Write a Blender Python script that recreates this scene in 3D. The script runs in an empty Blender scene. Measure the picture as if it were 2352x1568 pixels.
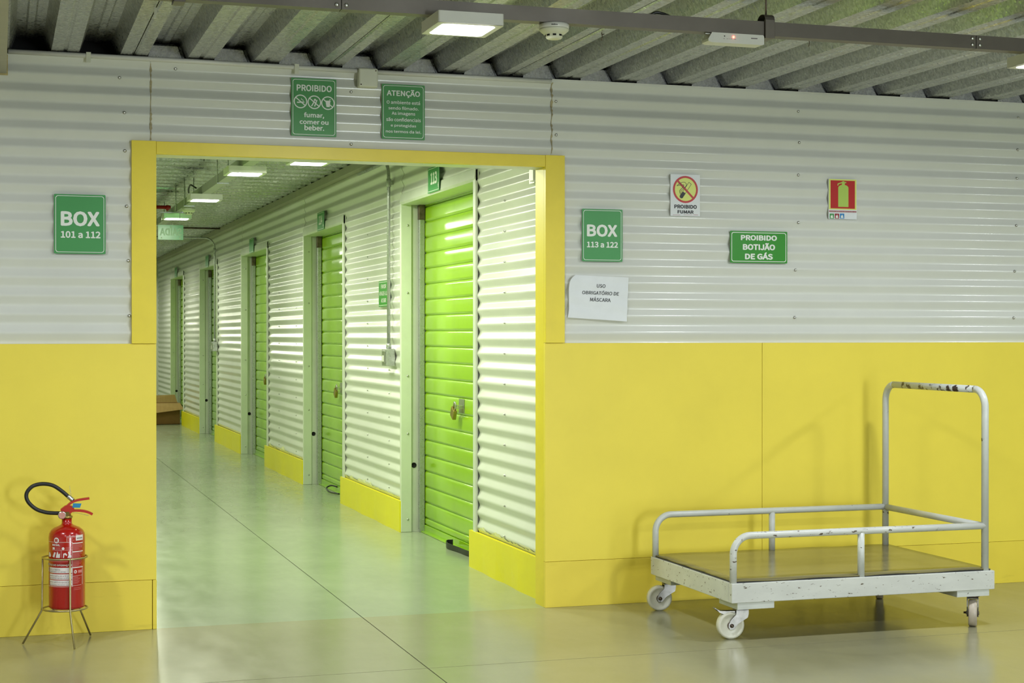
import bpy, math, random, os
from math import sin, cos, pi, radians, sqrt, atan2, asin
from mathutils import Vector, Matrix
random.seed(4)
S = bpy.context.scene
COL = S.collection

# ------------------------------------------------------------------ camera, world, exposure
CAM = Vector((0.0, -7.8489, 1.40)); YAW = 0.3084; PITCH = -0.0039; FPX = 3704.21
cd = bpy.data.cameras.new('camera'); cam = bpy.data.objects.new('camera', cd); COL.objects.link(cam)
cam.location = CAM; cam.rotation_euler = (pi/2 + PITCH, 0, -YAW)
cd.sensor_width = 36.0; cd.lens = FPX/2352*36.0; cd.clip_start = 0.05; cd.clip_end = 200
S.camera = cam
wd = bpy.data.worlds.new('world'); S.world = wd; wd.use_nodes = True
wd.node_tree.nodes['Background'].inputs[0].default_value = (0.8, 0.9, 1.0, 1)
wd.node_tree.nodes['Background'].inputs[1].default_value = 0.02
S.view_settings.view_transform = 'Standard'; S.view_settings.look = 'None'
S.view_settings.gamma = 1.0; S.view_settings.use_curve_mapping = False
S.view_settings.exposure = 0.12
HALL_W = 27.0; CORR_W = 28.0; DOOR_W = 260.0
HALL_COL = (0.93, 0.97, 1.0); CORR_COL = (0.95, 1.0, 0.76)

S.cycles.caustics_reflective = False; S.cycles.caustics_refractive = False; S.cycles.sample_clamp_indirect = 4.0
# daylight through the open street door in the back wall, behind the camera
dl = bpy.data.lights.new('daylight', 'AREA'); dl.shape = 'RECTANGLE'; dl.size = 1.0; dl.size_y = 2.1; dl.energy = DOOR_W; dl.color = (.88, .96, 1.0)
do = bpy.data.objects.new('daylight', dl); COL.objects.link(do); do.location = (4.2, -11.52, 1.06); do.rotation_euler = (pi/2, 0, 0)

def ray(px, py):
    r = Vector((px-1176, FPX, 784-py))
    cp, sp = cos(PITCH), sin(PITCH); r = Vector((r.x, cp*r.y-sp*r.z, sp*r.y+cp*r.z))
    cy, sy = cos(YAW), sin(YAW); return Vector((cy*r.x+sy*r.y, -sy*r.x+cy*r.y, r.z))
def W(px, py, Y=0.0):                      # point of the plane y = Y seen at a pixel of the photograph
    d = ray(px, py); return CAM + d*((Y-CAM.y)/d.y)
def CW(px, py, X=2.72):                    # point of the plane x = X (corridor wall)
    d = ray(px, py); return CAM + d*((X-CAM.x)/d.x)

# ------------------------------------------------------------------ materials
def srgb(r, g, b):
    f = lambda c: c/12.92 if c <= .04045 else ((c+.055)/1.055)**2.4
    return (f(r/255), f(g/255), f(b/255), 1)
class NT:
    def __init__(s, name):
        s.m = bpy.data.materials.new(name); s.m.use_nodes = True; s.t = s.m.node_tree
        s.b = s.t.nodes['Principled BSDF']
    def n(s, typ, **kw):
        x = s.t.nodes.new(typ)
        for k, v in kw.items():
            if k.startswith('i_'): x.inputs[k[2:].replace('_', ' ')].default_value = v
            else: setattr(x, k, v)
        return x
    def l(s, a, b): s.t.links.new(a, b)
    def coord(s): return s.n('ShaderNodeTexCoord').outputs['Object']
    def noise(s, scale, detail=4, rough=.6, vec=None, stretch=None):
        v = vec or s.coord()
        if stretch:
            mp = s.n('ShaderNodeMapping'); mp.inputs['Scale'].default_value = stretch; s.l(v, mp.inputs[0]); v = mp.outputs[0]
        x = s.n('ShaderNodeTexNoise'); x.inputs['Scale'].default_value = scale
        x.inputs['Detail'].default_value = detail; x.inputs['Roughness'].default_value = rough
        s.l(v, x.inputs['Vector']); return x.outputs[0]
    def ramp(s, fac, p0, c0, p1, c1):
        r = s.n('ShaderNodeValToRGB'); e = r.color_ramp.elements
        e[0].position = p0; e[0].color = c0; e[1].position = p1; e[1].color = c1
        s.l(fac, r.inputs[0]); return r.outputs[0]
    def mix(s, fac, a, b):
        x = s.n('ShaderNodeMix', data_type='RGBA')
        if isinstance(fac, float): x.inputs[0].default_value = fac
        else: s.l(fac, x.inputs[0])
        for i, v in ((6, a), (7, b)):
            if isinstance(v, tuple): x.inputs[i].default_value = v
            else: s.l(v, x.inputs[i])
        return x.outputs[2]
    def bump(s, h, strength=.2, dist=.002):
        x = s.n('ShaderNodeBump'); x.inputs['Strength'].default_value = strength; x.inputs['Distance'].default_value = dist
        s.l(h, x.inputs['Height']); s.l(x.outputs[0], s.b.inputs['Normal'])
def M(name, c, rough=.5, metal=0.0, var=.06, vs=6.0, bump=0.0, bs=120.0, coat=0.0, chips=None, chipcol=None, chipscale=30, stretch=None, ior=1.5):
    k = NT(name); b = k.b
    b.inputs['Roughness'].default_value = rough; b.inputs['Metallic'].default_value = metal; b.inputs['IOR'].default_value = ior
    b.inputs['Coat Weight'].default_value = coat; b.inputs['Coat Roughness'].default_value = .12
    dark = tuple(x*(1-var*2) for x in c[:3])+(1,)
    col = k.ramp(k.noise(vs, stretch=stretch), .35, dark, .65, c) if var > 0 else c
    if chips:
        f = k.ramp(k.noise(chipscale, 6, .65, stretch=stretch), chips, (0, 0, 0, 1), chips+.03, (1, 1, 1, 1))
        col = k.mix(f, col, chipcol)
    if isinstance(col, tuple): b.inputs['Base Color'].default_value = col
    else: k.l(col, b.inputs['Base Color'])
    if bump: k.bump(k.noise(bs, 3), bump)
    return k.m
def galv(name, c, rough=.42, metal=.75, scale=90, con=.3):
    k = NT(name); b = k.b
    v = k.n('ShaderNodeTexVoronoi'); v.inputs['Scale'].default_value = scale; k.l(k.coord(), v.inputs['Vector'])
    sx = k.n('ShaderNodeSeparateColor'); k.l(v.outputs['Color'], sx.inputs[0])
    lo = tuple(x*(1-con) for x in c[:3])+(1,); hi = tuple(min(1, x*(1+con*.7)) for x in c[:3])+(1,)
    k.l(k.ramp(sx.outputs[0], 0, lo, 1, hi), b.inputs['Base Color'])
    r = k.n('ShaderNodeMapRange'); r.inputs[3].default_value = rough-.1; r.inputs[4].default_value = rough+.12
    k.l(sx.outputs[1], r.inputs[0]); k.l(r.outputs[0], b.inputs['Roughness'])
    b.inputs['Metallic'].default_value = metal
    return k.m
def emit(name, c, strength):
    k = NT(name); k.b.inputs['Base Color'].default_value = (.8, .8, .8, 1)
    k.b.inputs['Emission Color'].default_value = c; k.b.inputs['Emission Strength'].default_value = strength
    return k.m
def floor_mat(name, c1, c2):
    k = NT(name); b = k.b
    n1 = k.noise(1.3, 5, .6); n2 = k.noise(9, 5, .65, stretch=(1, .35, 1))
    c = k.mix(k.ramp(n1, .35, (0, 0, 0, 1), .7, (1, 1, 1, 1)), c1, c2)
    c = k.mix(k.ramp(n2, .62, (0, 0, 0, 1), .85, (.35, .35, .35, 1)), c, tuple(x*.72 for x in c1[:3])+(1,))
    k.l(c, b.inputs['Base Color'])
    r = k.n('ShaderNodeMapRange'); r.inputs[1].default_value = .3; r.inputs[2].default_value = .7
    r.inputs[3].default_value = .16; r.inputs[4].default_value = .24
    k.l(n2, r.inputs[0]); k.l(r.outputs[0], b.inputs['Roughness']); b.inputs['IOR'].default_value = 1.55
    return k.m
def vinyl(name, c, sc=.68):
    k = NT(name); b = k.b
    co = k.coord()
    n = k.noise(2.2, 4, .6)
    col = k.ramp(n, .3, tuple(x*.93 for x in c[:3])+(1,), .7, c)
    scuff = k.ramp(k.noise(7, 7, .75, stretch=(.35, .35, 2.2)), sc, (0, 0, 0, 1), sc+.12, (.4, .4, .4, 1))
    col = k.mix(scuff, col, tuple(x*.7 for x in c[:3])+(1,))
    k.l(col, b.inputs['Base Color']); b.inputs['Roughness'].default_value = .45; b.inputs['IOR'].default_value = 1.45
    wv = k.n('ShaderNodeTexChecker'); wv.inputs['Scale'].default_value = 330; k.l(co, wv.inputs['Vector'])
    big = k.noise(1.6, 3, .5)
    ad = k.n('ShaderNodeMath', operation='MULTIPLY_ADD'); ad.inputs[1].default_value = 14.0
    k.l(big, ad.inputs[0]); k.l(wv.outputs[1], ad.inputs[2])
    k.bump(ad.outputs[0], .25, .0009)
    return k.m

m_clad = M('white_cladding_paint', srgb(222, 224, 216), .26, var=.02, vs=2.5, coat=.2)
m_clad_c = m_clad
m_frame = M('white_frame_paint', srgb(214, 220, 206), .35, var=.04, vs=5)
m_yellow = vinyl('yellow_vinyl', srgb(244, 224, 80))
m_yellow_k = vinyl('scuffed_yellow_vinyl', srgb(240, 218, 76), .59)
m_yellow_t = M('yellow_frame_paint', srgb(240, 218, 46), .38, var=.04, vs=4)
m_kick = M('yellow_kick_plate', srgb(238, 224, 24), .38, var=.02, vs=3, bump=.1, bs=4)
m_smear = M('yellow_overpaint', srgb(230, 230, 180), .4, var=.04, vs=30)
m_lime = M('lime_door_paint', srgb(148, 192, 22), .2, var=.04, vs=3, coat=.4)
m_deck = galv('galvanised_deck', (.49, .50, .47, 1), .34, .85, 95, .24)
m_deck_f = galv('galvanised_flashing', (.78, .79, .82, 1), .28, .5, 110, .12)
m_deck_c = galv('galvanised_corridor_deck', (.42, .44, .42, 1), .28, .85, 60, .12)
m_void = M('void_shade_black', (.004, .004, .004, 1), .9, var=0)  # near-black colour stands in for the shade inside closed cavities
m_core = M('wall_core', srgb(200, 200, 190), .7)
m_floor_h = floor_mat('epoxy_floor_hall', srgb(146, 144, 112), srgb(156, 154, 124))
m_floor_c = floor_mat('epoxy_floor_corridor', srgb(146, 156, 130), srgb(158, 168, 142))
m_joint = M('floor_joint', srgb(105, 102, 92), .8, var=.2, vs=20)
m_rail = M('grey_brown_rail', srgb(108, 102, 94), .44, .45, var=.06, vs=8)
m_rail_c = M('grey_corridor_rail', srgb(168, 172, 162), .45, var=.05)
m_trimrail = M('grey_ceiling_trim', srgb(170, 168, 150), .5, var=.05)
m_white = M('white_plastic', srgb(228, 228, 220), .38, var=.02)
m_white_w = M('yellowed_white_plastic', srgb(222, 224, 202), .4, var=.04)
m_black = M('black_rubber', (.012, .012, .012, 1), .45, var=.1)
m_blackhole = M('black_opening', (.003, .003, .003, 1), .8, var=0)
m_chrome = M('zinc_metal', (.62, .62, .60, 1), .28, .95, var=.1, vs=12)
m_fork = M('dull_zinc_fork', (.30, .29, .27, 1), .3, .9, var=.2, vs=30)
m_steel = galv('steel_conduit', (.46, .48, .47, 1), .36, .75, 160, .08)
m_brass = M('brass', (.45, .34, .10, 1), .38, .9, var=.12, vs=20)
m_gold = M('yellow_zinc_wire', (.50, .43, .22, 1), .36, .9, var=.12, vs=20)
m_red = M('red_cylinder_paint', srgb(176, 12, 8), .22, var=.03, coat=.6)
m_redlev = M('red_lever_paint', srgb(186, 28, 14), .3, var=.05, coat=.3)
m_labwhite = M('label_white', srgb(236, 228, 226), .4, var=0)
m_labpink = M('label_pink', srgb(216, 130, 128), .4, var=0)
m_labgrey = M('label_grey_print', srgb(120, 108, 112), .5, var=0)
m_sgreen = M('sign_green', srgb(60, 150, 76), .42, var=.02)
m_sgreen2 = M('sign_dark_green', srgb(52, 140, 58), .42, var=.02)
m_sgreen3 = M('sign_vivid_green', srgb(34, 142, 14), .4, var=.02)
m_print = M('print_white', srgb(236, 240, 232), .45, var=0)
m_pblack = M('print_black', (.012, .012, .014, 1), .5, var=0)
m_pred = M('print_red', srgb(186, 22, 18), .42, var=0)
m_pdred = M('print_dark_red', srgb(150, 20, 40), .42, var=0)
m_plum = M('print_pale_yellow', srgb(222, 230, 120), .45, var=0)
m_plum2 = M('print_lime_yellow', srgb(178, 208, 92), .45, var=0)
m_pblue = M('print_blue', srgb(30, 130, 196), .42, var=0)
m_paper = M('paper', srgb(234, 238, 240), .7, var=.02, vs=10)
m_trolley = M('trolley_grey_paint', srgb(206, 210, 204), .32, var=.05, vs=9, chips=.665, chipcol=srgb(70, 56, 48), chipscale=26)
m_tworn = M('trolley_worn_paint', srgb(212, 214, 208), .34, var=.05, vs=9, chips=.615, chipcol=srgb(92, 78, 62), chipscale=46, stretch=(.6, 1, 1.6))
m_thandle = M('trolley_handle_worn', srgb(206, 210, 204), .32, var=.05, vs=9, chips=.55, chipcol=srgb(62, 48, 42), chipscale=20)
m_deckp = M('trolley_deck_board', srgb(138, 130, 88), .2, var=.16, vs=5, stretch=(.35, 1.6, 1), bump=.1, bs=9)
m_nylon = M('white_nylon_wheel', srgb(226, 224, 206), .32, var=.06, vs=12)
m_nylon2 = M('worn_nylon_wheel', srgb(196, 184, 166), .4, var=.12, vs=18)
m_rust = M('rusty_bracket', srgb(120, 104, 92), .45, .6, var=.25, vs=22)
m_card = M('cardboard', srgb(176, 142, 88), .8, var=.06, vs=6, stretch=(8, 1, 1))
m_card_d = M('cardboard_inside', srgb(150, 112, 66), .85, var=.08)
m_blue = M('blue_tag', srgb(20, 130, 180), .4, var=0)
m_acryl = M('green_acrylic', srgb(74, 176, 98), .2, var=0)
m_acryl2 = M('pale_acrylic_print', srgb(150, 200, 150), .3, var=0)
m_led = emit('led_diffuser', (1, 1, 1, 1), 9.0)
m_ledred = emit('red_indicator', (1, .05, .03, 1), 12.0)
m_redpipe = M('red_pipe_paint', srgb(170, 26, 22), .4)
m_caulk = M('yellowed_sealant', srgb(206, 190, 130), .6, var=.2, vs=40)
m_stain = M('brown_seam_stain', srgb(186, 174, 136), .7, var=.22, vs=34)

# ------------------------------------------------------------------ mesh building
class MB:
    def __init__(s): s.v = []; s.f = []; s.sm = []; s.X = None
    def add(s, vs, fs, smooth=False):
        o = len(s.v)
        for p in vs:
            p = Vector(p); s.v.append(s.X @ p if s.X else p)
        for f in fs: s.f.append([o+i for i in f]); s.sm.append(smooth)
    def box(s, x0, x1, y0, y1, z0, z1, bev=0.0):
        if x0 > x1: x0, x1 = x1, x0
        if y0 > y1: y0, y1 = y1, y0
        if z0 > z1: z0, z1 = z1, z0
        if bev <= 0:
            v = [(x, y, z) for z in (z0, z1) for y in (y0, y1) for x in (x0, x1)]
            s.add(v, [(0, 2, 3, 1), (4, 5, 7, 6), (0, 1, 5, 4), (2, 6, 7, 3), (0, 4, 6, 2), (1, 3, 7, 5)]); return s
        b = min(bev, (x1-x0)/2.01, (y1-y0)/2.01, (z1-z0)/2.01)
        import bmesh
        bm = bmesh.new(); bmesh.ops.create_cube(bm, size=1.0)
        for q in bm.verts: q.co = Vector(((x0+x1)/2+q.co.x*(x1-x0), (y0+y1)/2+q.co.y*(y1-y0), (z0+z1)/2+q.co.z*(z1-z0)))
        bmesh.ops.bevel(bm, geom=bm.edges[:], offset=b, segments=2, affect='EDGES', profile=.5)
        bm.verts.ensure_lookup_table(); bm.verts.index_update()
        s.add([q.co.copy() for q in bm.verts], [[q.index for q in f.verts] for f in bm.faces]); bm.free(); return s
    def tube(s, pts, r, n=12, caps=True, closed=False):
        pts = [Vector(p) for p in pts]; m = len(pts); rs = r if isinstance(r, (list, tuple)) else [r]*m
        rings = []; up = None
        for i, p in enumerate(pts):
            if closed: t = (pts[(i+1) % m]-pts[i-1]).normalized()
            else: t = (pts[min(i+1, m-1)]-pts[max(i-1, 0)]).normalized()
            if up is None:
                a = Vector((0, 0, 1)) if abs(t.z) < .9 else Vector((1, 0, 0)); up = (a-t*a.dot(t)).normalized()
            else: up = (up-t*up.dot(t)).normalized()
            bn = t.cross(up); rings.append([p+(up*cos(2*pi*k/n)+bn*sin(2*pi*k/n))*rs[i] for k in range(n)])
        vs = [q for ring in rings for q in ring]; fs = []
        for i in range(m if closed else m-1):
            a, b = i*n, ((i+1) % m)*n
            for k in range(n): fs.append((a+k, a+(k+1) % n, b+(k+1) % n, b+k))
        s.add(vs, fs, True)
        if caps and not closed:
            s.add(rings[0], [list(range(n))[::-1]]); s.add(rings[-1], [list(range(n))])
        return s
    def lathe(s, prof, c=(0, 0, 0), n=32, axis='z', smooth=True):
        vs = []; fs = []
        for r, h in prof:
            for k in range(n):
                a = 2*pi*k/n; x, y = r*cos(a), r*sin(a)
                vs.append({'z': (c[0]+x, c[1]+y, c[2]+h), 'y': (c[0]+x, c[1]+h, c[2]+y), 'x': (c[0]+h, c[1]+x, c[2]+y)}[axis])
        for i in range(len(prof)-1):
            for k in range(n):
                f = (i*n+k, i*n+(k+1) % n, (i+1)*n+(k+1) % n, (i+1)*n+k)
                fs.append(f if axis != 'y' else f[::-1])
        s.add(vs, fs, smooth)
        for i, rev in ((0, True), (len(prof)-1, False)):
            if prof[i][0] > 1e-5:
                q = list(range(n)); s.add(vs[i*n:(i+1)*n], [q[::-1] if rev != (axis == 'y') else q])
        return s
    def prism(s, outline, y0, y1, plane='xz', smooth=False):
        P = (lambda a, b, d: (a, d, b)) if plane == 'xz' else ((lambda a, b, d: (d, a, b)) if plane == 'yz' else (lambda a, b, d: (a, b, d)))
        n = len(outline); v = [P(a, b, y0) for a, b in outline]+[P(a, b, y1) for a, b in outline]
        s.add(v, [list(range(n)), list(range(2*n-1, n-1, -1))]); s.add(v, [(i, n+i, n+(i+1) % n, (i+1) % n) for i in range(n)], smooth); return s
    def build(s, name, mat, parent=None, kind=None, recalc=True):
        base = WL.get(parent.name, Vector((0, 0, 0))) if parent else Vector((0, 0, 0))
        me = bpy.data.meshes.new(name)
        me.from_pydata([tuple(q-base) for q in s.v], [], s.f)
        me.polygons.foreach_set('use_smooth', s.sm)
        if recalc:
            import bmesh
            bm = bmesh.new(); bm.from_mesh(me); bmesh.ops.remove_doubles(bm, verts=bm.verts[:], dist=1e-6)
            bmesh.ops.recalc_face_normals(bm, faces=bm.faces[:]); bm.to_mesh(me); bm.free()
        me.materials.append(mat)
        o = bpy.data.objects.new(name, me); COL.objects.link(o)
        if parent: o.parent = parent
        WL[o.name] = base.copy()
        if kind: o['kind'] = kind
        return o
WL = {}            # world position of every object's origin
def tag(o, label, cat, group=None):
    o['label'] = label; o['category'] = cat
    if group: o['group'] = group
    return o
def thing(name, loc, label, cat, group=None):
    o = bpy.data.objects.new(name, None); COL.objects.link(o); o.location = loc; o.empty_display_size = .1
    WL[o.name] = Vector(loc); return tag(o, label, cat, group)
def setting(name, loc=(0, 0, 0), label=None):
    o = bpy.data.objects.new(name, None); COL.objects.link(o); o.location = loc; WL[o.name] = Vector(loc); o['kind'] = 'structure'
    if label: o['label'] = label
    return o
def inst(src, parent, off):               # another object sharing the mesh of src, moved by off (world)
    c = src.copy(); COL.objects.link(c); c.parent = parent
    c.location = Vector(src.location)+Vector(off)
    WL[c.name] = WL[src.name]+Vector(off)
    return c
def grow_tree(root, off, label, group=None):   # copy of a thing with its parts and sub-parts
    r = root.copy(); COL.objects.link(r); r.location = Vector(root.location)+Vector(off); WL[r.name] = WL[root.name]+Vector(off)
    r['label'] = label
    if group: r['group'] = group
    for ch in list(root.children):
        c = ch.copy(); COL.objects.link(c); c.parent = r
        for g in list(ch.children):
            d = g.copy(); COL.objects.link(d); d.parent = c
    return r

# text as a flat mesh filling the rectangle u0..u1, v0..v1; put(u, v) places it
FONT = None
try:                                      # the sans face that ships inside Blender itself; the built-in face otherwise
    FONT = bpy.data.fonts.load(os.path.join(bpy.utils.resource_path('LOCAL'), 'datafiles', 'fonts', 'Noto Sans CJK Regular.woff2'))
except Exception: FONT = None
def glyphs(txt, off=.022, spacing=1.0):
    c = bpy.data.curves.new('lettering', 'FONT'); c.body = txt
    if FONT: c.font = FONT
    c.resolution_u = 3; c.space_character = spacing; c.align_x = 'CENTER'
    o = bpy.data.objects.new('lettering', c); COL.objects.link(o)
    me = bpy.data.meshes.new_from_object(o.evaluated_get(bpy.context.evaluated_depsgraph_get()))
    v0 = [(q.co.x, q.co.y) for q in me.vertices]; f0 = [list(p.vertices) for p in me.polygons]; v = []; f = []; big = off > .006
    off *= 1.45*CAPH/.7
    for k in range(9 if big else 1):          # heavier weight: the strokes laid over themselves with small shifts
        dx, dy = (off*cos(k*pi/4), off*sin(k*pi/4)) if k < 8 and big else (0, 0)
        b = len(v); v += [(x+dx, y+dy) for x, y in v0]; f += [[b+i for i in q] for q in f0]
    bpy.data.objects.remove(o); bpy.data.curves.remove(c); bpy.data.meshes.remove(me); return v, f
CAPH = .7
g0_, _ = glyphs('H', 0.0); CAPH = max(p[1] for p in g0_)-min(p[1] for p in g0_)
def add_text(mb, txt, u0, u1, v0, v1, put, off=.022, rot=0.0, mirror=False, spacing=1.0):
    v, f = glyphs(txt, off, spacing); nl = len(v)//(9 if off > .006 else 1)
    o0 = Vector(put((u0+u1)/2, (v0+v1)/2))
    a0 = min(p[0] for p in v); a1 = max(p[0] for p in v); b0 = min(p[1] for p in v); b1 = max(p[1] for p in v)
    out = []; cu, cv = (u0+u1)/2, (v0+v1)/2
    for i, (a, b) in enumerate(v):
        s = (a-a0)/(a1-a0); s = 1-s if mirror else s
        u = u0+s*(u1-u0)-cu; w = v0+(b-b0)/(b1-b0)*(v1-v0)-cv
        uu, vv = cu+u*cos(rot)-w*sin(rot), cv+u*sin(rot)+w*cos(rot)
        p = Vector(put(uu, vv)); nr = (Vector(put(uu+.001, vv))-p).cross(Vector(put(uu, vv+.001))-p).normalized()
        out.append(p+nr*(.00005*(i//nl)))
    mb.add(out, f)
def rrect(u0, u1, v0, v1, r, n=5):
    pts = []
    for cx, cy, a0 in ((u1-r, v1-r, 0), (u0+r, v1-r, pi/2), (u0+r, v0+r, pi), (u1-r, v0+r, 1.5*pi)):
        for k in range(n+1):
            a = a0+pi/2*k/n; pts.append((cx+r*cos(a), cy+r*sin(a)))
    return pts
def over(mb, pts, put):                 # every printed shape lies a hair above the one printed before it
    mb.lay = getattr(mb, 'lay', -1)+1; out = []
    for u, v in pts:
        p = Vector(put(u, v)); nr = (Vector(put(u+.001, v))-p).cross(Vector(put(u, v+.001))-p).normalized(); out.append(p+nr*(.00004*mb.lay))
    return out
def ring_face(mb, outer, inner, put):
    n = len(outer); mb.add(over(mb, list(outer)+list(inner), put), [(i, (i+1) % n, n+(i+1) % n, n+i) for i in range(n)])
def poly_face(mb, pts, put): mb.add(over(mb, pts, put), [list(range(len(pts)))])
def circ(cu, cv, r, n=32): return [(cu+r*cos(2*pi*k/n), cv+r*sin(2*pi*k/n)) for k in range(n)]
def bar(mb, a, b, w, put):
    d = Vector((b[0]-a[0], b[1]-a[1])); d.normalize(); q = Vector((-d.y, d.x))*w/2
    poly_face(mb, [(a[0]+q.x, a[1]+q.y), (a[0]-q.x, a[1]-q.y), (b[0]-q.x, b[1]-q.y), (b[0]+q.x, b[1]+q.y)], put)
def arc(c, r, a0, a1, n, ax1, ax2):
    ax1 = Vector(ax1); ax2 = Vector(ax2)
    return [Vector(c)+ax1*(r*cos(a0+(a1-a0)*k/n))+ax2*(r*sin(a0+(a1-a0)*k/n)) for k in range(n+1)]
def spline(P, sub=6):
    P = [Vector(p) for p in P]; out = []
    for i in range(len(P)-1):
        p0, p1, p2, p3 = P[max(i-1, 0)], P[i], P[i+1], P[min(i+2, len(P)-1)]
        for k in range(sub):
            t = k/sub
            out.append(.5*((2*p1)+(p2-p0)*t+(2*p0-5*p1+4*p2-p3)*t*t+(3*p1-p0-3*p2+p3)*t**3))
    return out+[P[-1]]

# ------------------------------------------------------------------ corrugated cladding
PITCH_C = 0.0864; AMP = 0.0098
def tri(t):
    t = t % 1.0
    return 1-4*t if t < .5 else -3+4*t
def wave(z, crest):
    t = (z-crest)/PITCH_C; w = .085
    return sum(tri(t+w*(k-3)/3) for k in range(7))/7
def zs(z0, z1, crest):
    pts = {round(z0, 5), round(z1, 5)}
    k0 = int((z0-crest)/PITCH_C)-2
    for k in range(k0, k0+int((z1-z0)/PITCH_C)+5):
        for f in (-.13, -.085, -.04, 0, .04, .085, .13, .25, .37, .415, .46, .5, .54, .585, .63, .75):
            z = crest+(k+f)*PITCH_C
            if z0 < z < z1: pts.add(round(z, 5))
    return sorted(pts)
def sheet_front(parent, x0, x1, z0, z1, crest, dy=0.0, name='cladding_sheet'):
    mb = MB(); Z = zs(z0, z1, crest); n = len(Z)
    v = []
    for x in (x0, x1):
        for z in Z: v.append((x, -AMP*wave(z, crest)+dy, z))
    mb.add(v, [(i, n+i, n+i+1, i+1) for i in range(n-1)], True)
    th = .0012
    for x in (x0, x1): # sheet thickness shown on its cut ends
        mb.add([(x, -AMP*wave(z, crest)+dy, z) for z in Z]+[(x, -AMP*wave(z, crest)+dy+th, z) for z in Z], [(i, i+1, n+i+1, n+i) for i in range(n-1)])
    return mb.build(name, m_clad, parent, recalc=False)
def sheet_side(parent, y0, y1, z0, z1, crest, X, name='cladding_sheet'):
    mb = MB(); Z = zs(z0, z1, crest); n = len(Z); v = []
    for y in (y0, y1):
        for z in Z: v.append((X-AMP*wave(z, crest), y, z))
    mb.add(v, [(i, i+1, n+i+1, n+i) for i in range(n-1)], True)
    th = .0012
    for y in (y0, y1):
        mb.add([(X-AMP*wave(z, crest), y, z) for z in Z]+[(X-AMP*wave(z, crest)+th, y, z) for z in Z], [(i, i+1, n+i+1, n+i) for i in range(n-1)])
    return mb.build(name, m_clad_c, parent, recalc=False)

# ------------------------------------------------------------------ floor
HX0, HX1, HY0 = -3.2, 9.2, -11.5
CX0, CX1, CY1 = 0.45, 2.741, 27.0
fl = MB(); fl.box(HX0, HX1, HY0, .0, -.12, -.006); fl.box(CX0, 3.0, 0, CY1, -.12, -.006)
floor = fl.build('floor', m_joint); floor['kind'] = 'structure'
g = .0025
for (a, b) in ((HX0, 1.72), (1.72, 5.6), (5.6, HX1)):
    for (c, d) in ((HY0, -5.3), (-5.3, -1.285), (-1.285, 0.0)):
        MB().box(a+g, b-g, c+g, d-(g if d < 0 else 0), -.03, 0).build('floor_slab', m_floor_h, floor)
for (a, b) in ((CX0, 1.72), (1.72, 3.0)):
    for (c, d) in ((0.0, 5.55), (5.55, 11.05), (11.05, 16.6), (16.6, CY1)):
        MB().box(a+(g if a > 1 else 0), b-(g if b < 2 else 0), c+(.001 if c > 0 else 0), d-.001, -.03, 0).build('floor_slab', m_floor_c, floor)

# ------------------------------------------------------------------ front wall of the hall
ZC = 2.60+PITCH_C/4                     # a crest of the hall cladding
ZCEIL = 2.726
wf = setting('wall_front')
XL, XR = .7174, 2.6745                  # opening
core = MB(); core.box(HX0, XL-.002, .013, .14, 0, 2.72); core.box(XR+.004, HX1, .013, .14, 0, 2.72); core.box(XL-.002, XR+.004, .013, .14, 2.285, 2.72)
core.build('wall_core', m_core, wf)
MB().box(HX0, HX1, .135, .15, 2.72, 2.9).build('cavity_back', m_void, wf)  # added plate: stops corridor light, near-black for the shade in the rib ends
sL1 = sheet_front(wf, HX0, .692, 1.358, 2.478, ZC); sL2 = sheet_front(wf, HX0, .692, 2.474, 2.708, ZC, -.0016)
sM = sheet_front(wf, .693, 2.712, 2.30, 2.708, ZC, -.0004)
sR1 = sheet_front(wf, 2.713, 6.2, 1.358, 2.468, ZC); sR2 = sheet_front(wf, 2.713, 6.2, 2.464, 2.716, ZC, -.0016)
sheet_front(wf, 6.2, HX1, 1.358, 2.716, ZC, -.001)
MB().box(2.713, HX1, -.0125, .01, 2.712, 2.716).build('sheet_top_edge', m_white, wf)
# irregular sealant in the two vertical sheet joints
for jx, z0, z1 in ((.6925, 2.33, 2.70), (2.7125, 2.335, 2.70)):
    mb = MB(); zz = z0; rnd = random.Random(int(jx*100))
    L = []; R = []
    while zz < z1:
        w = .002+.012*max(0, rnd.random()-.45); L.append((jx-w*.6, -AMP*wave(zz, ZC)-.0035, zz)); R.append((jx+w*1.1, -AMP*wave(zz, ZC)-.0035, zz)); zz += .011
    n = len(L); mb.add(L+R, [(i, n+i, n+i+1, i+1) for i in range(n-1)])
    mb.build('joint_sealant', m_stain, wf)
# screws in the sheets
def screw_mesh(c, parent, axis='y'):
    mb = MB(); d = -1
    mb.lathe([(.0078, 0), (.0078, -.0015), (.0052, -.002), (.0052, -.0065), (.004, -.0075), (0.0, -.0075)], c, 10, axis); return mb.build('screw', m_chrome, parent)
first = None
for par, pts in ((sL1, [(.57, 2.454), (.572, 2.273), (.58, 2.011), (.588, 1.753), (.592, 1.492)]), (sL2, [(.548, 2.618)]),
                 (sM, [(1.664, 2.603), (1.664, 2.345), (.81, 2.675), (2.736, 2.603), (2.738, 2.431)]),
                 (sR1, [(4.128, 2.441), (4.123, 2.266), (4.123, 2.009), (4.105, 1.752), (4.1, 1.496), (5.504, 2.45), (5.501, 2.288), (5.496, 2.021), (5.485, 1.762), (5.479, 1.498)]),
                 (sR2, [(4.122, 2.61), (5.509, 2.631)])):
    for x, z in pts:
        y = -AMP*wave(z, ZC)-.0012
        if first is None: first = screw_mesh((x, y, z), par); f0 = Vector((x, y, z))
        else: inst(first, par, Vector((x, y, z))-f0)
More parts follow.
